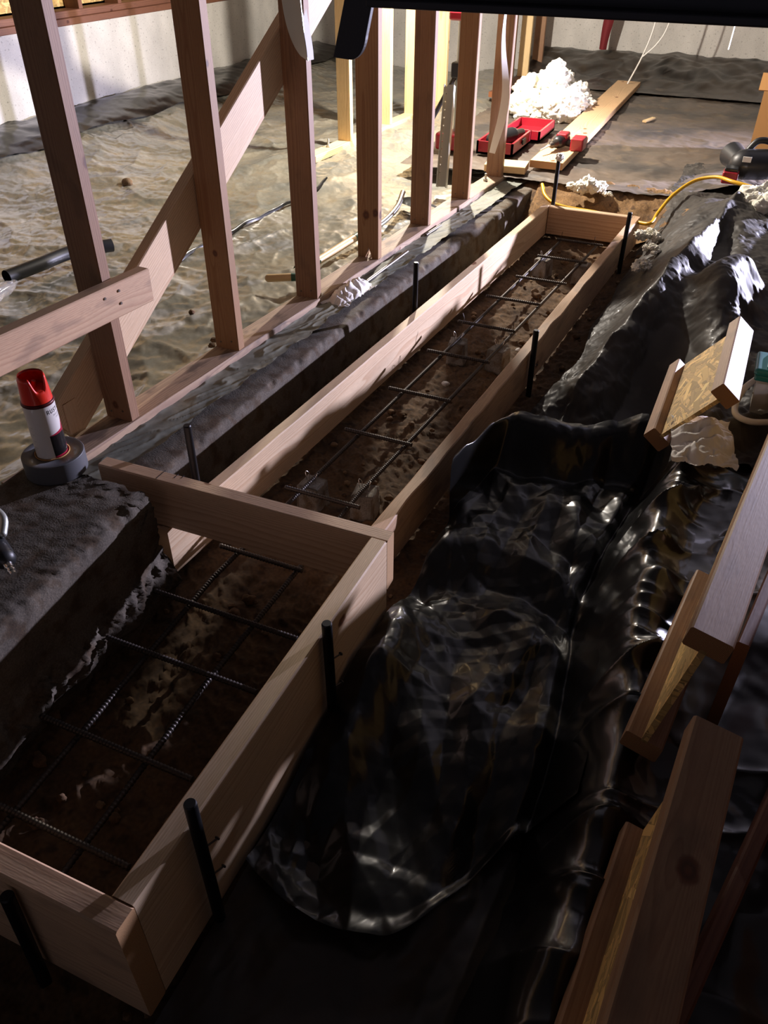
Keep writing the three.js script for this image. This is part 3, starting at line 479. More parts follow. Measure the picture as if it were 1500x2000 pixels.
// ---------------------------------------------------------------- I-joists and boards at the right
function ijoist(name, label, a, b, up, depth, o = {}) {
  const A = V3(...a), B = V3(...b), d = B.clone().sub(A).normalize(), U = V3(...up), S = d.clone().cross(U).normalize(); U.copy(S.clone().cross(d)).normalize();
  const t = thing(name, label, 'joist', a, 'I-joist lengths'), fw = 0.062, fh = 0.038, at = (p, h) => p.clone().addScaledVector(U, h).toArray(), L = A.distanceTo(B);
  const la = A.clone().addScaledVector(d, o.lowStart ?? 0), lb = A.clone().addScaledVector(d, o.lowEnd ?? L);
  part(t, 'bottom_flange', lumber(at(la, fh / 2), at(lb, fh / 2), fh, fw, U.toArray()), o.mat ?? M.joist);
  part(t, 'top_flange', lumber(at(A, depth - fh / 2), at(B, depth - fh / 2), fh, fw, U.toArray()), o.mat2 ?? M.joist);
  const n = o.cut ? 26 : 1, pos = [], uv = [], idx = [], r = rng(o.seed ?? 3);
  const wt = 0.0055; let web = lumber(at(A, depth / 2), at(B, depth / 2), depth - 2 * fh + 0.012, 0.0105, U.toArray(), { ease: 0.0006 });
  web.clearGroups(); part(t, 'web', web, M.osb, 'golden strand board web'); return t;
}
ijoist('i_joist', 'short I-joist offcut tilted on the bank with its golden web up', [0.445, 0.238, -0.725], [0.452, 0.240, -1.16], [0.63, 0.77, 0], 0.245, { mat2: M.joist });
ijoist('i_joist', 'long I-joist standing on the berm with a broken bottom flange', [0.573, 0.264, 0.292], [0.735, 0.264, -0.95], [0.16, 0.98, 0], 0.302, { lowEnd: 0.46 });
ijoist('i_joist', 'I-joist with pink brown top flange reaching out past the deep end', [0.603, 0.262, 0.452], [0.525, 0.262, 1.32], [0.13, 0.99, 0], 0.305, { mat2: M.joist });
const edgeBoard = (a, b, h, label) => single('board_on_edge', lumber([a[0], a[1] - h / 2, a[2]], [b[0], b[1] - h / 2, b[2]], h, 0.02, [0.0, 1, 0]), M.brown, label, 'board');
edgeBoard([0.647, 0.42, 0.80], [0.82, 0.42, 0.14], 0.26, 'dark brown board on edge behind the pink brown joist');
edgeBoard([0.682, 0.45, 0.17], [0.80, 0.45, -0.5], 0.25, 'dark brown board on edge behind the long joist');
edgeBoard([0.80, 0.37, -0.75], [0.82, 0.37, -2.1], 0.16, 'brown board on edge beside the teal lidded tub');
single('rim_board', lumber([0.93, 0.5, 1.4], [0.98, 0.5, -0.75], 0.50, 0.04), M.brown, 'tall reddish brown rim board behind the joists', 'board');

// ---------------------------------------------------------------- black beam over the pit, grey bracket on a stud
{
  const t = thing('steel_beam', 'black steel beam crossing overhead with a rounded hanging end plate', 'beam', [-0.25, 1.12, -0.56]);
  part(t, 'bottom_flange', bounds(-0.29, 2.7, 1.2, 1.216, -0.66, -0.54, 0.004), M.blackSteel);
  part(t, 'web', bounds(-0.27, 2.7, 1.214, 1.5, -0.605, -0.593), M.blackSteel);
  part(t, 'top_flange', bounds(-0.29, 2.7, 1.498, 1.514, -0.66, -0.54, 0.004), M.blackSteel);
  const s = new THREE.Shape(); s.moveTo(-0.365, 1.108); s.lineTo(-0.325, 1.106); s.quadraticCurveTo(-0.298, 1.112, -0.292, 1.15); s.lineTo(-0.276, 1.214); s.lineTo(-0.27, 1.5); s.lineTo(-0.30, 1.5); s.lineTo(-0.325, 1.25); s.closePath();
  const g = new THREE.ExtrudeGeometry(s, { depth: 0.012, bevelEnabled: true, bevelSize: 0.002, bevelThickness: 0.002, bevelSegments: 2, curveSegments: 10 }); g.translate(0, 0, -0.555); part(t, 'end_plate', g, M.blackSteel);
  const b = thing('curved_bracket', 'grey curved sheet metal bracket hanging on a stud', 'bracket', [-0.86, 0.97, -1.30]);
  const c = new THREE.Shape(); c.moveTo(-0.045, 0.6); c.lineTo(-0.045, 0.19); c.quadraticCurveTo(-0.04, 0.06, 0.012, 0.012); c.lineTo(0.036, 0); c.quadraticCurveTo(0.022, 0.1, 0.018, 0.19); c.lineTo(0.012, 0.6); c.closePath();
  const gb = new THREE.ExtrudeGeometry(c, { depth: 0.004, bevelEnabled: true, bevelSize: 0.001, bevelThickness: 0.001, bevelSegments: 1, curveSegments: 14 }); gb.translate(-0.885, 0.975, -1.322); part(b, 'plate', gb, M.zinc);
  const lip = surface(4, 24, (u, v) => { const y = 0.975 + v * 0.6, q = smooth(0.19, 0, v * 0.6); return [-0.873 + 0.024 * q + 0.006 * u, y, -1.318 - 0.03 * u]; }); part(b, 'lip', lip, M.white);
}

// ---------------------------------------------------------------- spray can in a tape roll
{
  const cx = -0.805, cz = 0.083, y0 = 0.312;
  const roll = thing('tape_roll', 'thick roll of dark grey duct tape around the foot of the spray can', 'tape', [cx, y0, cz]);
  const tg = new THREE.LatheGeometry([[0.039, 0], [0.068, 0], [0.0695, 0.002], [0.0695, 0.046], [0.068, 0.048], [0.039, 0.048], [0.039, 0]].map((p) => new THREE.Vector2(...p)), 48); tg.translate(cx, y0 + 0.001, cz);
  part(roll, 'tape', tg, new THREE.MeshPhysicalMaterial({ color: 0x55565a, roughness: 0.5, clearcoat: 0.15 }));
  const rg = new THREE.LatheGeometry([[0.0365, 0], [0.039, 0], [0.039, 0.05], [0.0365, 0.05], [0.0365, 0]].map((p) => new THREE.Vector2(...p)), 40); rg.translate(cx, y0 + 0.001, cz); part(roll, 'core', rg, M.card);
  // label drawn around the can
  const c = document.createElement('canvas'); c.width = 1024; c.height = 768; const x = c.getContext('2d'); x.fillStyle = '#ded9d4'; x.fillRect(0, 0, 1024, 768);
  const X = 560; x.fillStyle = '#141214'; x.font = 'bold 62px sans-serif'; x.fillText('RUST-OLEUM', X, 92); x.font = '26px sans-serif'; x.fillText('INDUSTRIAL', X + 70, 132); x.fillText('CHOICE', X + 100, 164);
  x.fillStyle = '#a01535'; x.beginPath(); x.moveTo(X - 30, 330); x.lineTo(X + 130, 300); x.quadraticCurveTo(X + 180, 190, X + 270, 180); x.lineTo(X + 330, 180); x.lineTo(X + 330, 610); x.lineTo(X - 30, 610); x.closePath(); x.fill();
  x.fillStyle = '#0c090b'; x.fillRect(X - 30, 336, 200, 236); x.fillRect(X + 170, 360, 160, 212); x.strokeStyle = '#c2305a'; x.lineWidth = 6; x.beginPath(); x.moveTo(X + 150, 520); x.lineTo(X + 320, 480); x.stroke(); x.strokeStyle = '#d8d0d0'; x.lineWidth = 4; x.beginPath(); x.moveTo(X + 130, 548); x.lineTo(X + 320, 520); x.stroke();
  x.fillStyle = '#7a7774'; for (let k = 0; k < 4; k++) x.fillRect(X + 120, 636 + k * 14, 150 - 20 * (k % 2), 5); x.fillStyle = '#1d1b1b'; x.fillRect(X + 150, 690, 90, 66); x.fillStyle = '#8d8884'; for (let k = 0; k < 3; k++) x.fillRect(X + 160, 700 + k * 16, 70, 8);
  x.fillStyle = '#bdb8b2'; x.fillRect(170, 110, 120, 90); for (let k = 0; k < 12; k++) x.fillRect(150, 230 + k * 26, 220 - 24 * (k % 3), 7);
  const lt = new THREE.CanvasTexture(c); lt.colorSpace = THREE.SRGBColorSpace; lt.wrapS = THREE.RepeatWrapping;
  const can = thing('spray_can', 'white spray paint can with red cap standing in the tape roll', 'spray can', [cx, y0 + 0.001, cz]), R = 0.0345;
  const body = new THREE.CylinderGeometry(R, R, 0.168, 56, 1, true); body.rotateY(4.0); body.translate(cx, y0 + 0.012 + 0.084, cz); part(can, 'can_body', body, new THREE.MeshPhysicalMaterial({ map: lt, roughness: 0.35, clearcoat: 0.4 }));
  const rim = new THREE.LatheGeometry([[0.0001, 0.001], [0.03, 0.001], [0.0345, 0.004], [0.0355, 0.008], [0.0345, 0.013]].map((p) => new THREE.Vector2(...p)), 40); rim.translate(cx, y0, cz); part(can, 'base_rim', rim, M.zinc);
  const sh = new THREE.LatheGeometry([[0.0345, 0], [0.0358, 0.002], [0.0358, 0.006], [0.034, 0.008], [0.02, 0.012], [0.0001, 0.013]].map((p) => new THREE.Vector2(...p)), 40); sh.translate(cx, y0 + 0.179, cz); part(can, 'shoulder', sh, new THREE.MeshStandardMaterial({ color: 0x4d1216, roughness: 0.4, metalness: 0.4 }));
  // cap: open tapered shell with a scooped notch
  const cap = surface(64, 16, (u, v) => { const a = u * 6.2832, d = Math.cos(a - 0.25), top = 0.062 - 0.034 * smooth(0.72, 0.98, d), k = v < 0.5 ? v * 2 : (1 - v) * 2, out = v < 0.5 ? 0 : -0.0022, rr = lerp(0.033, 0.0285, k) + out, y = k * top; return [cx + rr * Math.cos(a), y0 + 0.186 + y, cz + rr * Math.sin(a)]; });
  const redCap = new THREE.MeshPhysicalMaterial({ color: 0xe0260c, roughness: 0.38, clearcoat: 0.3 }); part(can, 'cap', cap, redCap, 'bright red cap');
  const inner = new THREE.LatheGeometry([[0.0001, 0.032], [0.024, 0.03], [0.0295, 0.024]].map((p) => new THREE.Vector2(...p)), 32); inner.translate(cx, y0 + 0.186, cz); part(can, 'cap_floor', inner, redCap);
  part(can, 'nozzle', cyl([cx, y0 + 0.215, cz], [cx + 0.004, y0 + 0.232, cz - 0.002], 0.006, 0.005, 12), redCap);
}
// pneumatic tool on the stem block
{
  const y = 0.318, t = thing('air_tool', 'black air tool with grey lever and bright hose fitting on the stem block', 'tool', [-0.66, y, 0.42]);
  const a = [-0.70, y + 0.035, 0.36], b = [-0.612, y + 0.028, 0.425];
  part(t, 'handle', capped([[-0.80, y + 0.04, 0.32], [-0.72, y + 0.038, 0.365], [-0.64, y + 0.03, 0.405]], 0.022, 20, 14), M.blackPlastic);
  part(t, 'fitting', mergeGeometries([cyl([-0.632, y + 0.028, 0.41], [-0.612, y + 0.026, 0.42], 0.0095, 0.0095, 6), cyl([-0.612, y + 0.026, 0.42], [-0.595, y + 0.024, 0.429], 0.007, 0.0065, 12), cyl([-0.606, y + 0.0255, 0.423], [-0.602, y + 0.025, 0.425], 0.0085, 0.0085, 12)]), M.chrome, 'bright steel hose fitting');
  part(t, 'lever', capped([[-0.84, y + 0.085, 0.27], [-0.74, y + 0.078, 0.325], [-0.685, y + 0.07, 0.345], [-0.668, y + 0.056, 0.37]], 0.008, 24, 10), M.zinc, 'grey metal lever');
  part(t, 'rating_plate', bounds(-0.71, -0.67, y + 0.058, y + 0.0605, 0.375, 0.388), M.zinc);
}

// ---------------------------------------------------------------- lantern on a tripod, the lamp behind the studs
{
  const { x, y, z, power, color } = TOWER_LAMP, t = thing('tripod_lantern', 'red and black tripod lantern shining behind the studs', 'lamp', [x, 0.17, z]);
  part(t, 'pole', cyl([x, 0.3, z], [x, y - 0.12, z], 0.014, 0.012, 14), M.zinc);
  for (const [dx, dz] of [[-0.2, 0.12], [0.13, 0.18], [0.0, -0.24]]) part(t, 'leg', tube([[x, 0.62, z], [x + dx, 0.2, z + dz]], 0.013, 6, 8), M.blackPlastic);
  part(t, 'hub', bounds(x - 0.035, x + 0.035, 0.58, 0.66, z - 0.035, z + 0.035, 0.01), M.blackPlastic);
  part(t, 'base_housing', bounds(x - 0.1, x + 0.10, 0.205, 0.30, z - 0.06, z + 0.08, 0.02), M.redPlastic, 'red base housing');
  part(t, 'collar', bounds(x - 0.06, x + 0.06, 0.86, 0.91, z - 0.04, z + 0.04, 0.015), M.redPlastic, 'red collar below the light');
  const dif = new THREE.CylinderGeometry(0.045, 0.045, 0.17, 24); dif.translate(x, y, z); part(t, 'diffuser', dif, new THREE.MeshStandardMaterial({ color: 0xffffff, emissive: color, emissiveIntensity: 6 }), 'glowing white diffuser');
  part(t, 'cap', bounds(x - 0.05, x + 0.05, y + 0.085, y + 0.115, z - 0.05, z + 0.05, 0.01), M.blackPlastic);
  const l = new THREE.PointLight(color, power, 0, 2); l.position.set(x, y, z); l.castShadow = true; l.shadow.radius = 1.2; l.name = 'tripod_lantern_light'; scene.add(l);
}
{   // flood light on a stand at the right, aimed at the near stud wall
  const { x, y, z, power, color, aim } = FLOOR_LAMP, t = thing('flood_light', 'flat flood light on a red stand at the lamp side wall', 'lamp', [x, 0.2, z]);
  const d = V3(...aim).sub(V3(x, y, z)).normalize(), q = new THREE.Quaternion().setFromUnitVectors(V3(0, 0, 1), d), turn = (g, off) => { g.translate(0, 0, off); g.applyQuaternion(q); g.translate(x, y, z); return g; };
  part(t, 'stand', mergeGeometries([tube([[x - 0.12, 0.23, z - 0.1], [x, y - 0.12, z], [x + 0.12, 0.23, z - 0.1]], 0.012, 14, 8), tube([[x - 0.12, 0.23, z + 0.1], [x, y - 0.12, z], [x + 0.12, 0.23, z + 0.1]], 0.012, 14, 8)]), M.redPlastic);
  part(t, 'housing', turn(new RoundedBoxGeometry(0.2, 0.15, 0.05, 2, 0.012), -0.04), M.blackPlastic);
  part(t, 'panel', turn(new THREE.BoxGeometry(0.17, 0.12, 0.006), -0.013), new THREE.MeshStandardMaterial({ color: 0xffffff, emissive: color, emissiveIntensity: 6 }), 'glowing white panel');
  const l = new THREE.SpotLight(color, power, 0, 0.95, 0.7, 2); l.position.set(x, y, z).addScaledVector(d, 0.01); l.target.position.set(...aim); l.castShadow = true; l.shadow.radius = 2; l.name = 'flood_light_source'; scene.add(l); scene.add(l.target);
}

// ---------------------------------------------------------------- far floor: plank, drill, case, insulation
const floorFar = 0.2;
single('plank', lumber([-0.535, 0.222, -3.44], [-0.565, 0.222, -6.2], 0.038, 0.185, undefined, { seg: 1 }), M.plank, 'long pale plank lying on the dusty plastic under the drill', 'plank');
single('wood_block', lumber([-0.845, 0.216, -3.34], [-0.622, 0.216, -3.365], 0.038, 0.14), M.pine, 'short pale wood block behind the foot of the end stud', 'block');
function fluff(name, cx, cy, cz, rx, ry, rz, seed, label, n = 40, size = 0.3) {   // heap of soft lumps
  const r = rng(seed), gs = [], base = cy - ry * 0.45;
  for (let k = 0; k < n; k++) {
    const a = r() * 6.283, q = Math.sqrt(r()), up = Math.sqrt(1 - q * q * 0.96) * (0.35 + 0.65 * r()) * (0.75 + 0.5 * noise(Math.cos(a) * q * 2.3, Math.sin(a) * q * 2.3, seed)), s = size * Math.min(rx, rz) * (0.45 + 0.75 * r()), x = cx + rx * q * Math.cos(a), z = cz + rz * q * Math.sin(a), y = base + Math.max(s * 0.4, ry * 1.45 * up);
    gs.push(blob(x, y, z, s, s * (0.6 + 0.5 * r()), s, 0.75, 2.1, (seed * 7 + k) % 1000, n > 100 ? 6 : 4));
  }
  return single(name, mergeGeometries(gs), M.wool, label, 'insulation');
}
fluff('insulation_pile', -0.90, 0.29, -4.95, 0.24, 0.185, 0.33, 401, 'large heap of fluffy white insulation beside the plank', 300, 0.24);
fluff('insulation_tuft', -0.245, 0.21, -3.17, 0.085, 0.03, 0.055, 411, 'white insulation scraps on the plastic edge beyond the end board', 30, 0.42);
fluff('insulation_tuft', -0.13, 0.195, -3.12, 0.03, 0.018, 0.022, 413, 'small white insulation crumb on the dirt beyond the end board', 10, 0.42);
fluff('insulation_tuft', 0.15, 0.155, -2.67, 0.05, 0.03, 0.045, 415, 'white insulation tuft beside the yellow hose at the form corner', 18, 0.42);
fluff('insulation_tuft', 0.20, 0.175, -2.45, 0.03, 0.022, 0.05, 417, 'white insulation tuft on the black plastic just below the hose', 14, 0.42);
fluff('insulation_tuft', 0.19, 0.165, -2.24, 0.035, 0.028, 0.055, 419, 'yellowish curled insulation piece on the black plastic slope', 18, 0.42);
fluff('insulation_tuft', 0.60, 0.30, -2.93, 0.10, 0.055, 0.10, 421, 'bright white insulation clump behind the tall plastic fold', 44, 0.42);
fluff('insulation_tuft', 0.275, 0.21, -1.98, 0.012, 0.01, 0.012, 423, 'tiny white crumb on the black plastic slope', 5, 0.42);
// drill lying on the plank
{
  const y = 0.241, t = thing('cordless_drill', 'red and black cordless drill lying on the long plank', 'drill', [-0.53, y, -3.72]);
  part(t, 'motor_body', capped([[-0.525, y + 0.042, -3.80], [-0.545, y + 0.042, -3.72]], 0.034, 8, 14), M.blackPlastic);
  part(t, 'chuck', mergeGeometries([cyl([-0.548, y + 0.041, -3.71], [-0.565, y + 0.04, -3.655], 0.024, 0.02, 18), cyl([-0.565, y + 0.04, -3.655], [-0.572, y + 0.039, -3.635], 0.018, 0.01, 14)]), M.steel);
  part(t, 'drill_bit', cyl([-0.572, y + 0.039, -3.635], [-0.60, y + 0.03, -3.55], 0.006, 0.004, 8), M.white, 'pale driver bit');
  part(t, 'grip', capped([[-0.525, y + 0.035, -3.78], [-0.46, y + 0.03, -3.765]], 0.02, 8, 12), M.blackPlastic);
  part(t, 'battery', bounds(-0.475, -0.40, y + 0.001, y + 0.07, -3.83, -3.72, 0.01), M.redPlastic, 'red battery pack');
  part(t, 'top_shell', bounds(-0.565, -0.50, y + 0.055, y + 0.085, -3.83, -3.74, 0.012), M.redPlastic);
}
// open red case with tools
{
  const y = 0.2, t = thing('tool_case', 'open red plastic tool case beside the insulation heap', 'case', [-0.93, y, -3.9]);
  const tray = (x0, x1, z0, z1, h) => mergeGeometries([bounds(x0, x1, y, y + 0.012, z0, z1), bounds(x0, x0 + 0.012, y, y + h, z0, z1), bounds(x1 - 0.012, x1, y, y + h, z0, z1), bounds(x0, x1, y, y + h, z0, z0 + 0.012), bounds(x0, x1, y, y + h, z1 - 0.012, z1)]);
  part(t, 'lower_tray', tray(-1.0, -0.78, -4.02, -3.62, 0.07), M.redPlastic); part(t, 'lid', tray(-0.965, -0.73, -4.42, -4.04, 0.06), M.redPlastic);
  part(t, 'latch', bounds(-0.776, -0.768, y + 0.03, y + 0.06, -3.86, -3.80, 0.002), M.blackPlastic);
  const r = rng(8); const a = thing('power_tool', 'dark grey power tool lying in the red case', 'tool', [-0.89, y + 0.012, -3.8]); part(a, 'body', capped([[-0.93, y + 0.06, -3.72], [-0.86, y + 0.065, -3.86]], 0.045, 10, 14), M.blackPlastic); part(a, 'handle', capped([[-0.87, y + 0.06, -3.86], [-0.83, y + 0.06, -3.97]], 0.026, 8, 12), M.steel);
}
// steel post leaning behind the studs
{
  const a = V3(-0.985, 0.16, -3.02), b = V3(-1.03, 0.62, -3.20), n = 13, t = thing('steel_post', 'grey galvanised punched steel post leaning beside the tripod legs', 'post', [a.x, a.y, a.z]);
  const w = 0.026, gs = []; for (let k = 0; k < n; k++) { const f0 = k / n, f1 = (k + 0.82) / n, p = a.clone().lerp(b, f0), q = a.clone().lerp(b, f1), r2 = a.clone().lerp(b, (k + 1) / n); gs.push(lumber(p.toArray(), q.toArray(), 0.006, w * 2, [0, 0.3, 1], { ease: 0.001 }), lumber(q.toArray(), r2.toArray(), 0.006, w * 1.5, [0, 0.3, 1], { ease: 0.001 })); }
  gs.forEach((g) => g.clearGroups()); part(t, 'web', mergeGeometries(gs), M.zinc);
  for (const s of [-1, 1]) { const f = lumber([a.x + s * w, a.y, a.z + 0.016], [b.x + s * w, b.y, b.z + 0.016], 0.03, 0.004, [0, 0.3, 1], { ease: 0.001 }); f.clearGroups(); part(t, 'flange', f, M.zinc); }
}
// ribbon hanging at the end stud
single('ribbon', surface(6, 60, (u, v) => { const y = lerp(1.6, 0.32, v), w = 0.034 + 0.01 * Math.sin(v * 9), tw = v * 7; return [-0.752 + 0.03 * Math.sin(v * 10) * smooth(0.4, 0.8, v) + (u - 0.5) * w * Math.cos(tw * 0.5), y, -3.165 + (u - 0.5) * w * Math.sin(tw * 0.5)]; }), M.white, 'white ribbon twisting down beside the end stud', 'ribbon');
// cables and straps near the far wall
single('electrical_cable', tube([[-0.40, 1.94, -5.9], [-0.418, 0.67, -6.0], [-0.47, 0.45, -6.02], [-0.552, 0.245, -6.05]], 0.006, 40, 6), M.white, 'thin white cord hanging down to the far end of the plank', 'cord');
single('electrical_cable', tube([[-0.29, 1.94, -5.95], [-0.322, 0.655, -6.0], [-0.38, 0.53, -6.0], [-0.47, 0.44, -6.0]], 0.005, 40, 6), M.white, 'thin white cord joining the other cord above the plank', 'cord');
single('hanging_strip', lumber([0.27, 1.94, -4.5], [0.215, 0.70, -4.5], 0.016, 0.006, [0, 0, 1]), M.white, 'narrow white strip hanging before the far wall above the box', 'strip');
single('red_strap', surface(6, 40, (u, v) => { const y = lerp(1.94, 0.40, v), c = lerp(-0.83, -0.885, smooth(0.6, 1, v)), w = lerp(0.085, 0.06, smooth(0.85, 1, v)); return [c + (u - 0.5) * w, y, -6.6 + 0.03 * Math.sin(u * 3.14)]; }), new THREE.MeshStandardMaterial({ color: 0x6e1a20, roughness: 0.8 }), 'dark red strap hanging before the far concrete wall', 'strap');
// cardboard box with open flap
{
  const t = thing('cardboard_box', 'open brown cardboard box on the plastic at the lamp side', 'box', [0.66, 0.23, -4.3]);
  part(t, 'side', bounds(0.47, 0.85, 0.23, 0.56, -4.12, -4.115), M.card); part(t, 'side', bounds(0.47, 0.475, 0.23, 0.56, -4.48, -4.12), M.card); part(t, 'side', bounds(0.845, 0.85, 0.23, 0.56, -4.48, -4.12), M.card); part(t, 'side', bounds(0.47, 0.85, 0.23, 0.56, -4.485, -4.48), M.card); part(t, 'bottom', bounds(0.47, 0.85, 0.23, 0.235, -4.48, -4.12), M.card);
  const f = bounds(0.44, 0.86, 0.0, 0.005, -0.14, 0); f.rotateX(0.5); f.translate(0, 0.56, -4.115); part(t, 'flap', f, M.card);
}
single('paper_scrap', surface(14, 8, (u, v) => [lerp(0.40, 0.53, u), 0.262 + 0.01 * noise(u * 3, v * 3, 3) + 0.006 * Math.sin(u * 4), lerp(-3.95, -4.02, v)]), M.white, 'white paper scrap on the plastic in front of the cardboard box', 'paper');
// blower with battery
{
  const y = 0.26, t = thing('cordless_blower', 'black cordless blower with a red battery on the plastic bank', 'blower', [0.49, y, -3.4]);
  part(t, 'housing', capped([[0.47, y + 0.075, -3.42], [0.57, y + 0.075, -3.46]], 0.072, 10, 20), M.blackPlastic);
  part(t, 'nozzle', cyl([0.45, y + 0.08, -3.44], [0.40, y + 0.085, -3.56], 0.05, 0.062, 20), M.blackPlastic);
  part(t, 'handle', tube([[0.47, y + 0.13, -3.45], [0.51, y + 0.18, -3.46], [0.58, y + 0.17, -3.48], [0.62, y + 0.12, -3.48]], 0.016, 20, 10), M.blackPlastic);
  part(t, 'battery', bounds(0.385, 0.46, y + 0.004, y + 0.062, -3.38, -3.29, 0.01), M.redPlastic, 'red battery pack'); part(t, 'battery_top', bounds(0.39, 0.455, y + 0.06, y + 0.078, -3.37, -3.30, 0.006), M.blackPlastic);
  part(t, 'sticker', bounds(0.46, 0.50, y + 0.10, y + 0.125, -3.358, -3.352, 0.001), M.white, 'white sticker');
}
single('yellow_hose', capped([[-0.475, 0.20, -3.14], [-0.43, 0.17, -3.05], [-0.36, 0.15, -3.0], [-0.15, 0.14, -2.985], [0.06, 0.145, -2.9], [0.13, 0.16, -2.85], [0.145, 0.175, -2.98], [0.19, 0.225, -3.16], [0.27, 0.27, -3.28], [0.36, 0.30, -3.26], [0.45, 0.31, -3.16], [0.6, 0.30, -3.12], [0.8, 0.30, -3.15]], 0.0085, 120, 10), M.yellow, 'yellow air hose curving from the footing over the black plastic', 'hose');
single('paint_mark', surface(12, 12, (u, v) => { const a = u * 6.283, r = v * (0.028 + 0.012 * noise(u * 6, 1, 3)), x = -0.075 + r * Math.cos(a), z = -2.52 + r * 0.7 * Math.sin(a); return [x, ground(x, z) + 0.02 * (1 - v * v), z]; }), new THREE.MeshStandardMaterial({ color: 0xff5a1c, roughness: 0.8 }), 'orange paint mark on the earth near the end board', 'paint');

{   // torn paper and wood splinters on the dusty sheet
  single('wood_scrap', lumber([-0.235, 0.2, -4.93], [-0.19, 0.205, -5.04], 0.012, 0.03), M.pine, 'small splintered wood scrap on the dusty plastic beside the plank', 'scrap');
  [[-0.292, 0.014, -1.196, 'white crumb on the earth between the seventh and sixth cross bars'], [-0.125, 0.02, -1.545, 'white ball shaped crumb beside the wavy board'], [-0.112, 0.165, -0.09, 'white cap shaped crumb behind the cross board corner']].forEach(([x, y, z, label], k) => single('foam_crumb', blob(x, y + 0.008, z, 0.014, 0.008, 0.011, 0.35, 1.5, 61 + k, 3), M.white, label, 'crumb'));
}

// ---------------------------------------------------------------- right: tub, hose, rag
{
  const t = thing('lidded_tub', 'clear plastic tub with a teal lid beside the I-joist offcut', 'tub', [0.70, 0.27, -0.98]);
  const g = new THREE.CylinderGeometry(0.055, 0.045, 0.12, 4, 1, true); g.rotateY(Math.PI / 4); g.scale(1, 1, 1.15); g.translate(0.70, 0.33, -0.98); part(t, 'body', g, new THREE.MeshPhysicalMaterial({ color: 0xd9d4cc, roughness: 0.35, transmission: 0.55, thickness: 0 }), 'cloudy clear body');
  part(t, 'lid', bounds(0.648, 0.752, 0.388, 0.408, -1.04, -0.92, 0.008), M.teal, 'teal lid'); part(t, 'lid_skirt', bounds(0.652, 0.748, 0.372, 0.39, -1.036, -0.924, 0.006), M.teal);
  for (const dx of [-0.02, 0.02]) part(t, 'lid_rib', bounds(0.70 + dx - 0.004, 0.70 + dx + 0.004, 0.408, 0.412, -1.025, -0.935, 0.0015), M.teal);
  part(t, 'contents', blob(0.70, 0.30, -0.98, 0.032, 0.025, 0.036, 0.5, 2, 9, 3), M.clod);
}
single('clear_hose', capped([[0.665, 0.345, -1.0], [0.64, 0.33, -0.96], [0.628, 0.30, -0.92], [0.635, 0.292, -0.87], [0.67, 0.292, -0.85], [0.74, 0.295, -0.87], [0.85, 0.295, -0.88]], 0.0085, 50, 10), new THREE.MeshPhysicalMaterial({ color: 0xe8e4dc, roughness: 0.35, clearcoat: 0.3 }), 'pale rubber hose curling around the tub', 'hose');
function rag(name, cx, cy, cz, w, d, h, seed, label, turn = 0) {
  const g = surface(90, 90, (u, v) => {
    const a = (u - 0.5) * 2, b = (v - 0.5) * 2, r = Math.min(1, Math.hypot(a, b)), x = a * w * (1 - 0.2 * noise(a * 2, b * 2, seed)), z = b * d * (1 - 0.2 * noise(a * 2 + 5, b * 2, seed + 1));
    const folds = Math.abs(noise(a * 1.4 + 0.8 * noise(a * 2, b * 3, seed + 2), b * 3.0, seed + 3)), y = h * (1 - Math.pow(r, 2.2)) * (0.65 + 0.35 * noise(a * 1.5, b * 1.5, seed + 4)) + h * 0.55 * folds * (1.05 - r * 0.6) + h * 0.10 * crumple(a, b, seed + 5, 1.3) + h * 0.1;
    return [x * Math.cos(turn) + z * Math.sin(turn) + cx, cy + Math.max(y, 0.002), -x * Math.sin(turn) + z * Math.cos(turn) + cz];
  }); return single(name, g, M.cloth, label, 'cloth');
}
rag('white_rag', 0.565, 0.285, -0.70, 0.075, 0.115, 0.055, 501, 'crumpled white rag on the black plastic berm before the I-joist offcut', 0.15);
rag('white_rag', -0.80, 0.16, -1.475, 0.055, 0.125, 0.05, 511, 'thin white cloth crumpled on the footing strip beside a stud', -0.1);
// steel rod lengths beside the plate
single('steel_rod', cyl([-0.793, 0.168, -1.46], [-0.768, 0.170, -1.99], 0.0075, 0.0075, 12), M.steel, 'grey steel rod lying along the plate beside the white cloth', 'rod');
single('steel_rod', cyl([-0.775, 0.168, -2.23], [-0.762, 0.168, -2.39], 0.0065, 0.0065, 12), M.steel, 'short grey steel rod lying along the plate beyond the notched stud', 'rod');

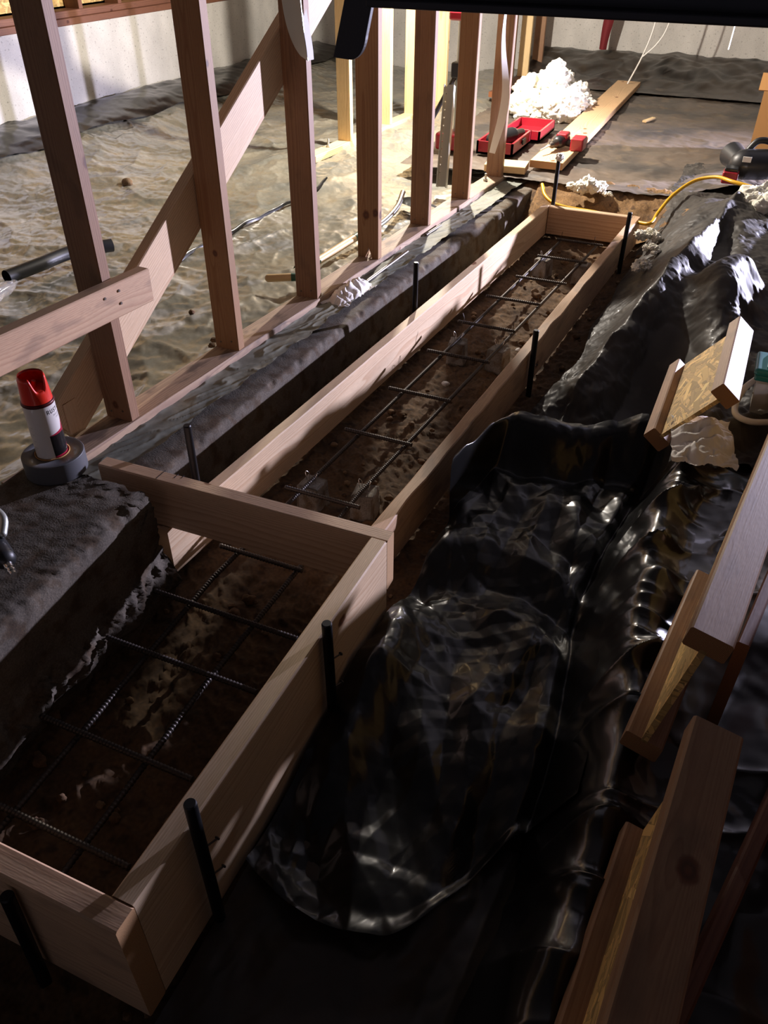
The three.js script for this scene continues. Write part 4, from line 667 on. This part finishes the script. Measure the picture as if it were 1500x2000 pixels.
// ---------------------------------------------------------------- left: tools and litter on the plastic
{
  const t = thing('hand_trowel', 'garden trowel with a wooden grip and dark green blade beside a stud', 'trowel', [-1.12, 0.13, -1.5]);
  part(t, 'grip', capped([[-1.165, 0.165, -1.485], [-1.085, 0.168, -1.525]], 0.0155, 10, 14), M.handle, 'turned wooden grip');
  part(t, 'ferrule', cyl([-1.083, 0.168, -1.526], [-1.064, 0.168, -1.535], 0.0165, 0.0155, 16), M.green);
  part(t, 'blade', surface(14, 18, (u, v) => { const a = (u - 0.5) * 2, w = 0.042 * Math.sqrt(Math.max(0.02, 1 - v * v)); return [-1.085 + 0.045 * v + a * w * 0.55, 0.178 + 0.022 * (1 - a * a) * (1 - 0.6 * v), -1.575 - 0.13 * v + a * w * 0.35]; }), M.green, 'dark green blade');
}
{
  const t = thing('long_handled_shovel', 'long wooden tool handle with a chrome neck lying behind the studs', 'shovel', [-1.07, 0.13, -2.1]);
  part(t, 'handle', capped([[-1.095, 0.15, -1.74], [-1.07, 0.155, -2.1]], 0.017, 16, 12), M.handle); part(t, 'band', cyl([-1.071, 0.155, -2.09], [-1.058, 0.155, -2.2], 0.018, 0.0175, 14), M.green, 'green band');
  part(t, 'neck', tube([[-1.058, 0.155, -2.19], [-1.035, 0.16, -2.32], [-1.03, 0.19, -2.5], [-1.05, 0.225, -2.62]], 0.014, 24, 12), M.chrome, 'bright curved neck');
  part(t, 'blade', surface(14, 14, (u, v) => { const a = (u - 0.5) * 2; return [-0.99 + a * 0.09 + 0.03 * v, 0.215 - 0.03 * a * a - 0.06 * v, -2.60 - 0.13 * v]; }), M.blackSteel, 'black blade');
}
single('plastic_tube', tube([[-2.13, 0.165, -1.06], [-2.11, 0.165, -1.22], [-2.09, 0.165, -1.40], [-2.0, 0.16, -1.55]], 0.028, 24, 16), M.blackPlastic, 'short open black plastic tube on the translucent sheet', 'tube');
{
  const t = thing('plastic_bottle', 'crushed clear plastic bottle beside the black tube', 'bottle', [-2.0, 0.14, -0.95]); const g = new THREE.LatheGeometry([[0.0001, 0], [0.028, 0.002], [0.033, 0.02], [0.03, 0.06], [0.033, 0.1], [0.03, 0.13], [0.013, 0.165], [0.012, 0.185]].map((p) => new THREE.Vector2(...p)), 24);
  const p = g.attributes.position; for (let i = 0; i < p.count; i++) { const y = p.getY(i), k = 1 - 0.25 * noise(y * 40, Math.atan2(p.getX(i), p.getZ(i)), 3); p.setXYZ(i, p.getX(i) * k, y, p.getZ(i) * k * 0.75); } g.computeVertexNormals(); g.rotateX(-Math.PI / 2); g.rotateY(0.25); g.translate(-2.02, 0.165, -0.86); part(t, 'body', g, new THREE.MeshPhysicalMaterial({ color: 0xffffff, roughness: 0.1, transmission: 0.9, thickness: 0 }));
}
single('pebble', blob(-2.65, leftGround(-2.65, -2.48) + 0.022, -2.48, 0.032, 0.022, 0.026, 0.35, 1.5, 21, 3), M.stone, 'pale tan stone lying on the translucent plastic sheet', 'stone');
[[-1.075, -0.93], [-1.07, -1.0], [-1.1, -0.98], [-1.31, -1.15]].forEach(([x, z], k) => single('pebble', blob(x, leftGround(x, z) + 0.02, z, 0.012, 0.009, 0.012, 0.5, 1.7, 31 + k, 2), M.clod, 'small dark clod on the translucent sheet behind the plate', 'stone', 'clods behind the plate'));

renderer.render(scene, camera);
